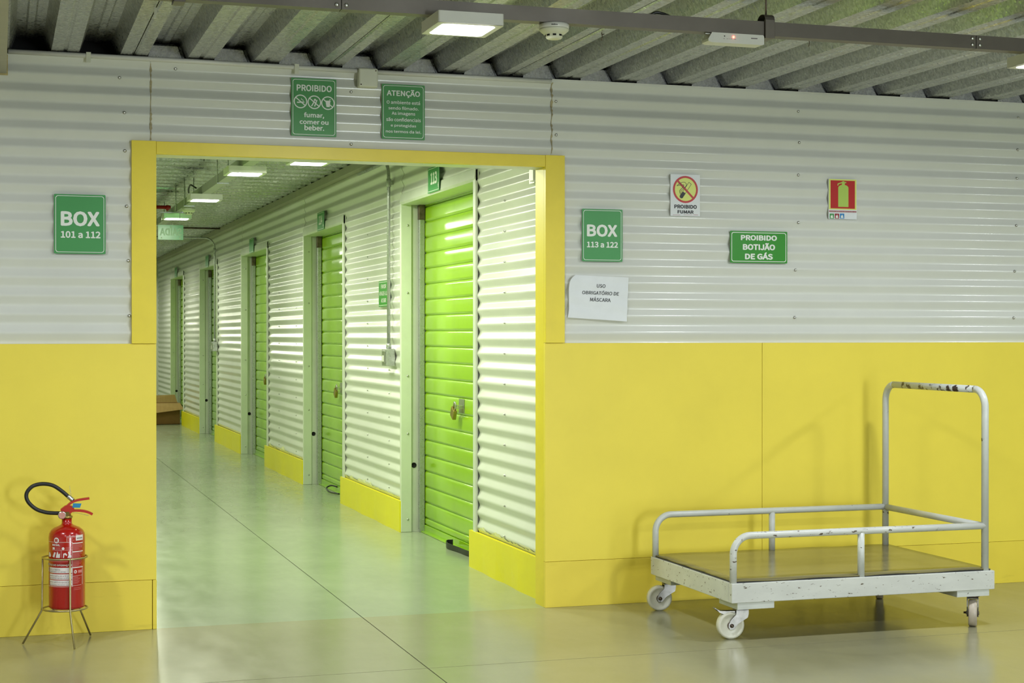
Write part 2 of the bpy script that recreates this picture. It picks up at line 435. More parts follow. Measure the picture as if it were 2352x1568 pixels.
# yellow lower panels and kick boards
for x0, x1 in ((HX0, XL), (XR, 3.9045), (3.9065, HX1)):
    MB().box(x0, x1, -.0125, .013, .236, 1.3595, .0012).build('lower_panel', m_yellow, wf)
for x0, x1, z in ((HX0, .697, .2345), (XR, HX1, .2345)):
    MB().box(x0, x1, -.0145, .013, 0, z, .0015).build('kick_board', m_yellow_k, wf)
MB().box(.700, XL+.001, -.0155, .013, 0, .2345, .002).build('kick_board', m_yellow_k, wf)
# yellow frame of the opening
dfm = setting('trim_1', label='yellow frame around the corridor opening')
MB().box(.603, XL, -.0225, .013, 1.3605, 2.3235, .0012).build('frame_post', m_yellow_t, dfm)
MB().box(XR, 2.7785, -.0225, .013, 1.3605, 2.3235, .0012).build('frame_post', m_yellow_t, dfm)
MB().box(XL+.001, XR-.001, -.0215, .013, 2.2625, 2.3225, .0012).build('frame_head', m_yellow_t, dfm)
MB().box(XR, XR+.004, .0135, .142, 0, 2.262).build('reveal_lining', m_yellow_t, dfm)
MB().box(XL-.004, XL, .0135, .142, 0, 2.262).build('reveal_lining', m_yellow_t, dfm)
MB().box(XL-.004, XR+.004, .0135, .142, 2.2625, 2.285).build('reveal_lining', m_frame, dfm)

# ------------------------------------------------------------------ hall ceiling: steel deck with ribs along y
DP = 0.3135; FLW = .125; WEB = .032; DH = .085
def deck_profile(u0, u1, centre):       # list of (u, h): low flat (with groove) - web - high flat - web
    pts = []
    k0 = math.floor((u0-centre)/DP)-1
    for k in range(k0, k0+int((u1-u0)/DP)+4):
        c = centre+k*DP
        pts += [(c-FLW/2, 0), (c-.012, 0), (c-.005, .005), (c+.005, .005), (c+.012, 0), (c+FLW/2, 0), (c+FLW/2+WEB, DH),
                (c+DP/2-.022, DH), (c+DP/2-.014, DH-.006), (c+DP/2+.014, DH-.006), (c+DP/2+.022, DH), (c+DP-FLW/2-WEB, DH)]
    def at(u):
        for (a, h), (b, q) in zip(pts, pts[1:]):
            if a <= u <= b: return h if b == a else h+(q-h)*(u-a)/(b-a)
    return [(u0, at(u0))]+[p for p in pts if u0 < p[0] < u1]+[(u1, at(u1))]
ceil = setting('ceiling')
C0 = .300; seam0 = .6135
k = -5; 
while seam0+.9405*k < HX1:
    a = max(HX0, seam0+.9405*k+.002); b = min(HX1, seam0+.9405*(k+1)-.002)
    if b > a+.05:
        P = deck_profile(a, b, C0); n = len(P); mb = MB()
        v = [(u, y, ZCEIL+h) for y in (HY0, .14) for u, h in P]
        mb.add(v, [(i, i+1, n+i+1, n+i) for i in range(n-1)])
        for e in (0, -1): # turned-up edge of each sheet at the lap
            u, h = P[e]; mb.add([(u, HY0, ZCEIL+h), (u, .14, ZCEIL+h), (u, .14, ZCEIL+h+.02), (u, HY0, ZCEIL+h+.02)], [(0, 1, 2, 3)])
        mb.build('deck_sheet', m_deck, ceil, recalc=False)
    k += 1
MB().box(HX0, HX1, HY0, .14, ZCEIL+DH+.03, ZCEIL+DH+.06).build('deck_topping', m_void, ceil)
# bent galvanised closures in the rib ends over the wall
rnd = random.Random(11)
for k in range(1, 28):
    c = C0+DP*k+DP/2
    if c < .7 or c > HX1-.3: continue
    w0 = DP/2-FLW/2-.003; w1 = w0-WEB*.62; t = rnd.uniform(-.004, .004); hh = .060+rnd.uniform(-.005, .004)
    mb = MB(); y0 = .004; y1 = .028+t
    mb.prism([(0, 0), (1, 0)], 0, 0) if False else None
    lft, rgt = c-w0, c+w0*.80
    v = [(lft, y0, ZCEIL-.008), (rgt, y0, ZCEIL-.008), (c+w1*.72, y1, ZCEIL+hh), (c-w1, y1, ZCEIL+hh+t),
         (c-w1*.9, y1+.05, ZCEIL+hh+.016), (c+w1*.55, y1+.045, ZCEIL+hh+.02), (c-w1*.8, y1+.075, ZCEIL+DH-.004), (c+w1*.8, y1+.075, ZCEIL+DH-.002)]
    mb.add(v, [(0, 1, 2, 3), (3, 2, 5, 4), (4, 5, 7, 6)])
    mb.add([(c+w0*.83, y0+.004, ZCEIL-.008), (c+w0, y0+.02, ZCEIL-.008), (c+w1, y1+.03, ZCEIL+hh+.01), (c+w1*.78, y1+.006, ZCEIL+hh)], [(0, 1, 2, 3)])
    mb.build('rib_closure', m_deck_f, ceil, recalc=False)

# rest of the hall shell (outside the picture)
ws = MB().box(HX0-.15, HX0, HY0, .14, 0, 2.95).build('wall_left', m_clad, None, 'structure')
ws2 = MB().box(HX1, HX1+.15, HY0, .14, 0, 2.95).build('wall_right', m_clad, None, 'structure')
mb = MB(); mb.box(HX0, 3.7, HY0-.15, HY0, 0, 2.95); mb.box(4.7, HX1, HY0-.15, HY0, 0, 2.95); mb.box(3.7, 4.7, HY0-.15, HY0, 2.11, 2.95)
wb = mb.build('wall_back', m_clad, None, 'structure')
for i in (0, 1, 3): MB().box(-2.6+3*i, -.9+3*i, HY0, HY0+.03, 0, 2.3).build('roller_door', m_lime, wb)
for a in (-10.4, -5.4, -2.4): MB().box(HX1-.03, HX1, a, a+1.8, 0, 2.3).build('roller_door', m_lime, ws2)

# ------------------------------------------------------------------ corridor shell
wr = setting('wall_corridor_right')
XS = 2.741; CR = 2.241
doors = [(1.471, 3.303, 3.303, '113'), (5.343, 7.143, 7.143, '114'), (9.32, 11.21, 11.21, '115'), (13.47, 15.325, 15.325, '116'), (17.47, 19.372, 19.372, '117')]
seams = [None, 4.19, 8.20, 11.95, 16.40, 20.6]
prev = .143; piers = []
for i, d in enumerate(doors+[(21.75, None, None, None)]):
    piers.append((prev, d[0]-.056)); prev = d[2]
for i, (a, b) in enumerate(piers):
    sp = seams[i]
    if sp and a < sp < b:
        sheet_side(wr, a, sp, .2, 2.70, CR, XS-.0025); sheet_side(wr, sp-.01, b, .2, 2.70, CR, XS)
    else: sheet_side(wr, a, b, .2, 2.70, CR, XS)
for d in doors: sheet_side(wr, d[0]-.056, d[2], 2.385, 2.70, CR, XS)
MB().box(2.754, 3.3, .141, 1.40, 0, 2.9).build('wall_core', m_core, wr)
for i in range(1, 6): MB().box(2.754, 3.3, piers[i][0]+.031, piers[i][1], 0, 2.9).build('wall_core', m_core, wr)
MB().box(2.754, 3.3, 21.69, CY1, 0, 2.9).build('wall_core', m_core, wr)
for d in doors: MB().box(2.754, 3.3, d[0]-.056, d[2], 2.44, 2.9).build('wall_core', m_core, wr)
MB().box(3.0, 3.3, .14, 21.7, 0, 2.44).build('unit_back', m_void, wr)
# screws of the corridor cladding
fs = None
for y in (.86, 3.72, 4.45, 7.6, 8.6):
    for kz in range(0, 14):
        z = 2.241-PITCH_C*(.92+kz*2)+(.0 if y < 2 else .02)
        if z < .25: continue
        x = XS-AMP*wave(z, CR)-.003
        if fs is None:
            mb = MB(); mb.lathe([(.0065, 0), (.0065, -.002), (.0045, -.0025), (.0045, -.007), (0.0, -.008)], (x, y, z), 8, 'x'); fs = mb.build('screw', m_chrome, wr); p0 = Vector((x, y, z))
        else: inst(fs, wr, Vector((x, y, z))-p0)
# yellow kick plates, slightly bowed
for i, (a, b) in enumerate([(.141, 1.535), (3.305, 5.40), (7.165, 9.42), (11.25, 13.60), (15.36, 17.62), (19.4, 21.7)]):
    mb = MB(); n = 10; rnd = random.Random(i); v = []
    for j in range(n+1):
        y = a+(b-a)*j/n; bow = .007*sin(j*1.7+i)*sin(pi*j/n)
        v += [(2.716+bow, y, 0.0), (2.716+bow*.4, y, .12), (2.716, y, .222), (2.7355, y, .2225), (2.7355, y, 0)]
    m5 = 5
    mb.add(v, [(j*m5+q, j*m5+q+1, (j+1)*m5+q+1, (j+1)*m5+q) for j in range(n) for q in range(4)])
    mb.add(v[:5], [(0, 1, 2, 3, 4)]); mb.add(v[-5:], [(0, 1, 2, 3, 4)])
    mb.build('kick_plate', m_kick, wr)
for i, (a, b) in enumerate([(.145, 1.40), (3.33, 5.28), (7.17, 9.25)]):
    mb = MB(); rnd = random.Random(40+i); n = int((b-a)/.03); T = 0.02; v = []
    for j in range(n+1):
        y = a+(b-a)*j/n; T = max(.004, min(.055, T+rnd.uniform(-.012, .012)))
        for z in (.215, .222+T*.5, .222+T): v.append((XS-AMP*wave(z, CR)-.0038, y, z))
    mb.add(v, [(j*3+q, j*3+q+1, (j+1)*3+q+1, (j+1)*3+q) for j in range(n) for q in range(2)]); mb.build('paint_smear', m_smear, wr, recalc=False)
MB().box(2.672, 2.741, .142, CY1, 2.698, 2.757).build('ceiling_angle', m_trimrail, wr)
wl = MB().box(CX0-.15, CX0, .14, CY1, 0, 2.95).build('wall_corridor_left', m_clad_c, None, 'structure')
for i in range(6): MB().box(CX0, CX0+.02, 1.4+4*i, 3.2+4*i, 0, 2.35).build('roller_door', m_lime, wl)
MB().box(CX0-.2, 3.3, CY1, CY1+.15, 0, 2.95).build('wall_corridor_end', m_clad_c, None, 'structure')
# corridor ceiling: deck with ribs across
cc = setting('ceiling_corridor'); ZC2 = 2.757
yy = .15
while yy < CY1:
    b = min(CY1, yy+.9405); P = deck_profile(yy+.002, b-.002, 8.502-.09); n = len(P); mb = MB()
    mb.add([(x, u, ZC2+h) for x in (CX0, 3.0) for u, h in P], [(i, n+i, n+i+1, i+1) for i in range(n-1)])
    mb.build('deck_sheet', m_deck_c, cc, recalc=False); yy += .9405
MB().box(CX0, 3.0, .15, CY1, ZC2+DH+.03, ZC2+DH+.06).build('deck_topping', m_void, cc)
MB().box(CX0, 3.3, .14, .16, 2.72, 2.95).build('cavity_front', m_void, cc)

# ------------------------------------------------------------------ roller doors
SLP = .1108
slat_src = {}
for di, (yn, yi, yo, num) in enumerate(doors):
    D = setting('door_%d' % (di+1), (2.741, (yn+yo)/2, 0))
    XD = 2.893
    # slats: nearly flat face, chamfered top lip and recessed bottom lip
    top = 2.33; z = .052; zl = []
    off = (2.0955-.052) % SLP
    zb = .052+off-SLP
    src = None
    while zb < top:
        z0 = max(zb, .05); z1 = min(zb+SLP, top)
        if src is None or z1-z0 < SLP-.001:
            H = z1-z0
            pr = [(XD+.012, z0), (XD+.007, z0), (XD+.0065, z0+.005), (XD+.0005, z0+.010), (XD, z0+.018), (XD+.001, z0+H*.5), (XD+.0005, z0+H-.02), (XD+.003, z0+H-.010), (XD+.008, z0+H-.002), (XD+.012, z0+H)]
            mb = MB(); n = len(pr)
            mb.add([(x, y, q) for y in (yn-.02, yi+.011) for x, q in pr], [(i, i+1, n+i+1, n+i) for i in range(n-1)], True)
            o = mb.build('door_slat', m_lime, D, recalc=False)
            if H > SLP-.001 and src is None: src = o; sz = z0
        else: inst(src, D, (0, 0, z0-sz))
        zb += SLP
    mb = MB().box(XD-.004, XD+.03, yn-.02, yi, 0.002, .052, .002); mb.box(XD-.03, XD-.004, yn-.02, yi, .002, .008)
    mb.build('bottom_bar', m_lime, D)
    # jambs, lintel, guide rail
    mb = MB(); mb.box(2.724, 2.803, yi-.004, yi+.03, 0, 2.335, .004); mb.box(2.8035, 2.985, yi+.012, yi+.03, 0, 2.335, .001); mb.build('door_jamb', m_frame, D)
    mb = MB(); mb.box(2.722, 2.737, yn-.055, yn, .2, 2.395, .002); mb.box(2.7375, 2.985, yn-.03, yn, 0, 2.335, .001); mb.build('door_jamb', m_frame, D)
    mb = MB(); mb.prism([(2.716, 2.34), (2.727, 2.325), (2.985, 2.325), (2.985, 2.345), (2.745, 2.345), (2.745, 2.405), (2.722, 2.398)], yn-.055, yo, 'xz'); mb.build('lintel', m_frame, D)
    mb = MB(); mb.box(2.852, 2.890, yi-.036, yi-.002, 0, 2.25, .003); mb.box(2.848, 2.852, yi-.022, yi-.016, 0.02, 2.23); mb.build('guide_rail', m_steel, D)
    MB().box(2.846, 2.89, yi-.046, yi-.002, 2.22, 2.325, .003).build('rail_bracket', m_rust, D)
    mb = MB(); mb.lathe([(.019, 0), (.019, -.003), (.016, -.004), (.016, -.002), (0, -.002)], (2.822, yi+.012, .474), 20, 'y'); mb.build('lock_hole', m_blackhole, D)
    for z in (.09, .40+.3, 1.11, 1.70, 2.18):
        mb = MB(); mb.lathe([(.008, 0), (.008, -.002), (.005, -.004), (0, -.004)], (2.775, yi-.004, z), 8, 'y'); mb.build('screw', m_chrome, D)
    if di < 3:
        yh = yn+.84 if di == 0 else yn+.85
        mb = MB(); mb.box(XD-.004, XD, yh-.062, yh+.062, .890, .982, .001); mb.box(XD-.040, XD-.004, yh-.05, yh+.012, .936, .942); mb.box(XD-.040, XD-.004, yh-.05, yh+.012, .922, .928)
        mb.build('hasp', m_chrome, D)
        p = thing('padlock', (XD-.055, yh+.04, .90), 'brass padlock hanging on the %s lime roller door of the corridor' % ('nearest', 'second', 'third')[di], 'padlock', 'padlocks on the roller doors')
        T = Matrix.Translation((XD-.042, yh+.03, .934)) @ Matrix.Rotation(radians(28), 4, 'X')
        mb = MB(); mb.X = T; mb.box(-.013, .013, -.034, .034, -.085, -.018, .004); mb.build('body', m_brass, p)
        mb = MB(); mb.X = T; mb.tube([(0, -.02, -.02), (0, -.02, .008)]+arc((0, 0, .008), .02, pi, 0, 8, (0, 1, 0), (0, 0, 1))+[(0, .02, -.02)], .0055, 8); mb.build('shackle', m_chrome, p)
# pull straps at the foot of the two nearest doors
t = thing('pull_strap', (2.85, 2.2, .0), 'black rubber pull strap lying at the foot of the nearest lime door', 'strap')
P = [Vector((2.868, 1.62, .022)), Vector((2.83, 1.95, .018)), Vector((2.82, 2.15, .018)), Vector((2.80, 2.34, .022)), Vector((2.83, 2.46, .026)), Vector((2.862, 2.44, .030))]
mb = MB(); Q = spline(P, 6); v = []
for q in Q: v += [q+Vector((0, 0, -.018)), q+Vector((0, 0, .018)), q+Vector((.006, 0, .018)), q+Vector((.006, 0, -.018))]
mb.add(v, [(4*i+a, 4*i+(a+1) % 4, 4*i+4+(a+1) % 4, 4*i+4+a) for i in range(len(Q)-1) for a in range(4)]); mb.add(v[:4], [(0, 1, 2, 3)]); mb.add(v[-4:], [(0, 1, 2, 3)])
mb.build('band', m_black, t)
mb = MB(); mb.tube(spline([(2.84, 6.05, .012), (2.80, 6.25, .012), (2.80, 6.42, .03), (2.85, 6.45, .05), (2.885, 6.36, .045)], 6), .007, 8)
tag(mb.build('pull_strap', m_black, None), 'thin dark pull cord curled at the foot of the second lime door', 'strap')

# ------------------------------------------------------------------ signs
def board(name, rect, mat, label, cat='sign', y=-.0135, group=None, border=None, th=.0025, r=.004):
    x0, x1, z0, z1 = rect
    t = thing(name, ((x0+x1)/2, y, z0), label, cat, group)
    mb = MB(); mb.prism(rrect(x0, x1, z0, z1, r), y-th, y); mb.build('board', mat, t)
    put = lambda u, v: (u, y-th-.0006, v)
    if border:
        i, w = border; mb = MB(); ring_face(mb, rrect(x0+i, x1-i, z0+i, z1-i, .012), rrect(x0+i+w, x1-i-w, z0+i+w, z1-i-w, .012-w*.5), put); mb.build('border_line', m_print, t)
    return t, put
def rect(a, b, c, d, Y=-.015):
    p = W(a, b, Y); q = W(c, d, Y); return (p.x, q.x, q.z, p.z)
def lines(t, put, L, mat, off=.022, Y=-.016, rot=0.0):
    for txt, a, b, c, d in L:
        mb = MB(); x0, x1, z0, z1 = rect(a, b, c, d, Y); add_text(mb, txt, x0, x1, z0, z1, put, off, rot); mb.build('lettering', mat, t)
def zr(ox, oy, s, *L): return [(q[0], ox+q[1]/s, oy+q[2]/s, ox+q[3]/s, oy+q[4]/s) for q in L]

t, put = board('prohibition_sign', rect(669, 178, 772.5, 315), m_sgreen2, 'green sign reading PROIBIDO fumar, comer ou beber above the corridor opening', border=(.0065, .0024))
lines(t, put, zr(600, 150, 5.88, ('PROIBIDO', 478, 255, 952, 365), ('fumar,', 578, 632, 850, 725), ('comer ou', 518, 742, 908, 806), ('beber.', 583, 802, 850, 886)), m_print)
mb = MB()
for ci, (cx, cy) in enumerate(((530, 487), (717, 499), (900, 511))):
    c = W(600+cx/5.88, 150+cy/5.88, -.016); r = .0335; u, v = c.x, c.z
    ring_face(mb, circ(u, v, r), circ(u, v, r-.0052), put)
    bar(mb, (u-.022, v+.018), (u+.022, v-.018), .0052, put)
    if ci == 0:
        bar(mb, (u-.017, v-.005), (u+.012, v-.003), .0058, put); bar(mb, (u+.013, v-.003), (u+.019, v-.0025), .0058, put)
        bar(mb, (u+.004, v+.010), (u+.012, v+.008), .0026, put); bar(mb, (u+.012, v+.008), (u+.014, v+.002), .0026, put); bar(mb, (u+.004, v+.010), (u+.006, v+.016), .0026, put)
    elif ci == 1:
        bar(mb, (u-.014, v-.020), (u+.001, v+.006), .005, put); poly_face(mb, circ(u+.003, v+.012, .0055, 10), put); bar(mb, (u+.001, v-.02), (u+.013, v+.012), .0055, put)
    else:
        poly_face(mb, [(u-.012, v+.008), (u-.007, v-.019), (u+.009, v-.019), (u+.012, v+.008)], put); bar(mb, (u+.006, v+.008), (u+.008, v+.017), .0026, put); bar(mb, (u+.008, v+.017), (u+.015, v+.018), .0026, put)
        poly_face(mb, [(u-.016, v+.008), (u-.016, v+.012), (u+.014, v+.012), (u+.014, v+.008)], put)
mb.build('pictograms', m_print, t, 'stuff')
t, put = board('notice_sign', rect(877, 192, 975.5, 322), m_sgreen2, 'green sign headed ATENÇÃO with six lines about filming, above the corridor opening', border=(.0065, .0024))
lines(t, put, zr(600, 150, 5.88, ('ATENÇÃO', 1695, 316, 2145, 450)), m_print)
lines(t, put, zr(600, 150, 5.88, ('O ambiente está', 1693, 465, 2145, 537), ('sendo filmado.', 1717, 550, 2125, 612), ('As imagens', 1762, 622, 2080, 692),
      ('são confidenciais', 1687, 700, 2155, 770), ('e protegidas', 1748, 788, 2092, 850), ('nos termos da lei.', 1682, 866, 2160, 925)), m_print, .016)
t, put = board('unit_sign', rect(124, 445, 242.5, 583.5), m_sgreen, 'green sign reading BOX 101 a 112, left of the opening', border=(.0065, .0024))
lines(t, put, zr(100, 440, 4.354, ('BOX', 172, 192, 562, 350)), m_print, .028); lines(t, put, zr(100, 440, 4.354, ('101 a 112', 172, 392, 570, 468)), m_print, .024)
t, put = board('unit_sign', rect(1337, 479, 1429.5, 601), m_sgreen, 'green sign reading BOX 113 a 122, right of the opening', border=(.0065, .0024))
lines(t, put, zr(1280, 380, 3.267, ('BOX', 222, 440, 450, 537)), m_print, .028); lines(t, put, zr(1280, 380, 3.267, ('113 a 122', 222, 570, 455, 618)), m_print, .024)
t, put = board('gas_sign', rect(1677, 529.5, 1808, 605), m_sgreen3, 'wide vivid green sign reading PROIBIDO BOTIJÃO DE GÁS', border=(.007, .0034))
lines(t, put, zr(1280, 380, 3.267, ('PROIBIDO', 1377, 520, 1648, 566), ('BOTIJÃO', 1392, 578, 1634, 637), ('DE GÁS', 1408, 648, 1617, 707)), m_print, .034)
# no-smoking sign
t, put = board('no_smoking_sign', rect(1540, 399.5, 1607.5, 497), m_paper, 'white PROIBIDO FUMAR sign with a crossed cigarette in a red ring', r=.001)
c = W(1574.2, 435.1, -.016); u, v = c.x, c.z; R = .0715
mb = MB(); poly_face(mb, circ(u, v, R-.008), put); mb.build('yellow_disc', m_plum, t)
put2 = lambda a, b: (a, -.0135-.0025-.0010, b)
put3 = lambda a, b: (a, -.0135-.0025-.0014, b)
mb = MB(); ring_face(mb, circ(u, v, R), circ(u, v, R-.0105), put3); bar(mb, (u-.046, v+.046), (u+.046, v-.046), .0105, put3); mb.build('red_ring', m_pred, t)
mb = MB(); d = Vector((.57, .82)); q = Vector((.82, -.57))
def cig(a, b): return (u-.012+d.x*a+q.x*b, v-.022+d.y*a+q.y*b)
for a0, a1, b in ((-.005, .068, -.0085), (-.005, .068, .0085)): bar(mb, cig(a0, b), cig(a1, b), .0022, put2)
bar(mb, cig(.068, -.0085), cig(.068, .0085), .0022, put2)
poly_face(mb, [cig(-.018, -.010), cig(-.018, .010), cig(.008, .010), cig(.008, -.010)], put2); poly_face(mb, circ(*cig(-.018, 0), .0105, 16), put2)
sm = spline([Vector((u-.018, v-.028, 0)), Vector((u-.026, v-.012, 0)), Vector((u-.008, v+.006, 0)), Vector((u+.006, v+.024, 0)), Vector((u-.006, v+.038, 0)), Vector((u-.030, v+.032, 0)), Vector((u-.050, v+.018, 0))], 5)
for a, b in zip(sm, sm[1:]): bar(mb, (a.x, a.y), (b.x, b.y), .0022, put2)
sm = spline([Vector((u-.024, v-.030, 0)), Vector((u-.034, v-.010, 0)), Vector((u-.016, v+.010, 0)), Vector((u-.010, v+.024, 0)), Vector((u-.030, v+.022, 0)), Vector((u-.050, v+.018, 0))], 5)
for a, b in zip(sm, sm[1:]): bar(mb, (a.x, a.y), (b.x, b.y), .0022, put2)
mb.build('cigarette_drawing', m_pblack, t)
lines(t, put, [('PROIBIDO', 1548.8, 469.4, 1600.5, 479.8), ('FUMAR', 1556.1, 482.3, 1593, 490.9)], m_pblack, .034)
mb = MB()
for a, b in ((1545, 1562), (1570, 1590), (1592, 1603)):
    x0, x1, z0, z1 = rect(a, 493, b, 494); poly_face(mb, [(x0, z0), (x1, z0), (x1, z1), (x0, z1)], put)
mb.build('fine_print', m_pdred, t, 'stuff')
# extinguisher sign
t, put = board('extinguisher_sign', rect(1903, 410, 1967.5, 504), m_paper, 'red and pale yellow fire extinguisher pictogram sign, highest on the right', r=.001)
def pr(mb, a, b, c, d, put):
    x0, x1, z0, z1 = rect(a, b, c, d, -.016); poly_face(mb, [(x0, z0), (x1, z0), (x1, z1), (x0, z1)], put)
mb = MB(); pr(mb, 1903.8, 410.5, 1967, 482.3, put); mb.build('yellow_field', m_plum, t)
mb = MB(); pr(mb, 1907.5, 413.8, 1963.4, 479.6, put2); mb.build('red_field', m_pred, t)
mb = MB(); pr(mb, 1925, 431, 1948.5, 475.5, put3)
a = W(1925, 431, -.016); b = W(1948.5, 431.6, -.016); ctr = (a.x+b.x)/2
poly_face(mb, [(a.x, a.z)]+[(ctr+(b.x-a.x)/2*cos(pi-pi*k/10), a.z+.017*sin(pi*k/10)) for k in range(1, 10)]+[(b.x, a.z)], put3)
poly_face(mb, [(ctr-.009, a.z+.010), (ctr+.009, a.z+.010), (ctr+.009, a.z+.026), (ctr-.009, a.z+.026)], put3)
poly_face(mb, [(ctr-.006, a.z+.024), (ctr+.006, a.z+.024), (ctr+.006, a.z+.036), (ctr-.006, a.z+.036)], put3)
bar(mb, (ctr+.018, a.z+.029), (ctr-.004, a.z+.029), .006, put3); bar(mb, (ctr-.002, a.z+.031), (ctr-.034, a.z+.020), .006, put3); bar(mb, (ctr-.031, a.z+.023), (ctr-.034, a.z+.012), .006, put3)
mb.build('extinguisher_pictogram', m_plum2, t)
mb = MB(); pr(mb, 1904.2, 483.2, 1966.8, 488.2, put); mb.build('dark_red_strip', m_pdred, t)
lines(t, put2, [('EXTINTOR DE INCÊNDIO COM CARGA DE PÓ QUÍMICO ABC', 1905, 484.0, 1966, 487.6)], m_print, .01)
for a, mt in ((1905.5, m_sgreen), (1917.3, m_pdred), (1929, m_pblue)):
    mb = MB(); pr(mb, a, 490.2, a+10, 502, put); o = mb.build('class_square', mt, t)
mb = MB()
for a in (1905.5, 1917.3, 1929):
    x0, x1, z0, z1 = rect(a, 490.2, a+10, 502, -.016); w = x1-x0; h = z1-z0
    poly_face(mb, [(x0+w*.2, z0+h*.12), (x0+w*.8, z0+h*.12), (x0+w*.7, z0+h*.55), (x0+w*.52, z0+h*.85), (x0+w*.4, z0+h*.5), (x0+w*.25, z0+h*.7)], put2)
mb.build('class_drawings', m_print, t, 'stuff')
# sheet of paper, slightly curled and tilted
t = thing('paper_notice', (2.97, -.02, 1.48), 'white paper sheet printed USO OBRIGATÓRIO DE MÁSCARA taped to the cladding', 'notice')
cs = [W(1303.8, 729, -.02), W(1440.5, 738, -.02), W(1444.5, 637, -.02), W(1309, 630.5, -.02)]
def pap(s, q, lift=0.0):
    a = cs[0]*(1-s)+cs[1]*s; b = cs[3]*(1-s)+cs[2]*s; p = a*(1-q)+b*q
    y = -.0135-.003*sin(q*9+s*2)**2-.010*max(0, 1-s*5)*(1-.4*sin(q*6))-lift
    x = p.x+.004*sin(q*7)*max(0, 1-s*3)
    return (x, y, p.z)
mb = MB(); nu, nv = 16, 20
cut = lambda i, j: (max(0, (j-17)/3.0)*.055*(1-i/nu*1.0) if i < 4 else 0)
v = [pap(min(1, i/nu+(max(0, (j-16.5)/3.5)**2*.09*(1-i/4) if i < 4 else 0)), j/nv) for j in range(nv+1) for i in range(nu+1)]
mb.add(v, [(j*(nu+1)+i, j*(nu+1)+i+1, (j+1)*(nu+1)+i+1, (j+1)*(nu+1)+i) for j in range(nv) for i in range(nu)], True)
mb.build('sheet', m_paper, t, recalc=False)
mb = MB()
def putp(u, v):
    w, h = cs[1].x-cs[0].x, cs[2].z-cs[1].z
    s = (u-cs[0].x)/w; q = (v-(cs[0].z*(1-s)+cs[1].z*s))/h; return pap(s, q, .0016)
for txt, a, b, c, d in zr(1300, 620, 12.06, ('USO', 815, 372, 1057, 476), ('OBRIGATÓRIO DE', 430, 520, 1445, 655), ('MÁSCARA', 650, 722, 1222, 858)):
    x0, x1, z0, z1 = rect(a, b, c, d, -.02); k = (x1-x0)*.0; sh = {'USO': .0, 'OBRIGATÓRIO DE': -.0045, 'MÁSCARA': -.002}[txt]
    add_text(mb, txt, x0, x1, z0+sh, z1+sh, putp, .008, radians(-2.6))
mb.build('lettering', m_pblack, t)

# corridor signs
def cboard(name, Y0, Y1, z0, z1, X, mat, label, border=True, cat='sign', group=None):
    t = thing(name, (X, (Y0+Y1)/2, z0), label, cat, group)
    mb = MB(); mb.prism(rrect(Y0, Y1, z0, z1, .004), X-.003, X, 'yz'); mb.build('board', mat, t)
    put = lambda u, v: (X-.0038, Y1-(u-Y0), v)      # u runs to the right as seen from the corridor
    if border:
        mb = MB(); ring_face(mb, rrect(Y0+.008, Y1-.008, z0+.008, z1-.008, .01), rrect(Y0+.0115, Y1-.0115, z0+.0115, z1-.0115, .008), put); mb.build('border_line', m_print, t)
    return t, put
t, put = cboard('unit_number_sign', 2.20, 2.49, 2.335, 2.50, 2.712, m_sgreen, 'green unit number sign reading 113 over the nearest roller door', group='unit number signs')
mb = MB(); add_text(mb, '113', 2.275, 2.435, 2.385, 2.465, put, .028); u, v = 2.468, 2.372; ring_face(mb, [(u-.014, v), (u, v-.02), (u+.014, v), (u, v+.02)], [(u-.009, v), (u, v-.013), (u+.009, v), (u, v+.013)], put); poly_face(mb, circ(u, v, .005, 8), put); mb.build('lettering', m_print, t)
t, put = cboard('unit_number_sign', 6.06, 6.37, 2.325, 2.485, 2.712, m_sgreen, 'green unit number sign reading 114 over the second roller door', group='unit number signs')
mb = MB(); add_text(mb, '114', 6.135, 6.295, 2.375, 2.455, put, .028); poly_face(mb, circ(6.335, 2.36, .012, 10), put); mb.build('lettering', m_print, t)
for yc, nm in ((10.3, 'third'), (14.35, 'fourth'), (18.4, 'fifth')):
    cboard('unit_number_sign', yc-.16, yc+.16, 2.325, 2.485, 2.712, m_sgreen, 'green unit number sign seen edge-on over the %s roller door' % nm, group='unit number signs')
t, put = cboard('light_switch_sign', 3.66, 3.99, 1.612, 1.803, 2.724, m_sgreen3, 'green sign reading FAVOR APAGUE A LUZ AO SAIR beside the conduit')
mb = MB(); add_text(mb, 'FAVOR', 3.745, 3.905, 1.745, 1.777, put, .02); add_text(mb, 'APAGUE A LUZ', 3.690, 3.965, 1.694, 1.726, put, .016); add_text(mb, 'AO SAIR', 3.745, 3.905, 1.642, 1.674, put, .02); mb.build('lettering', m_print, t)

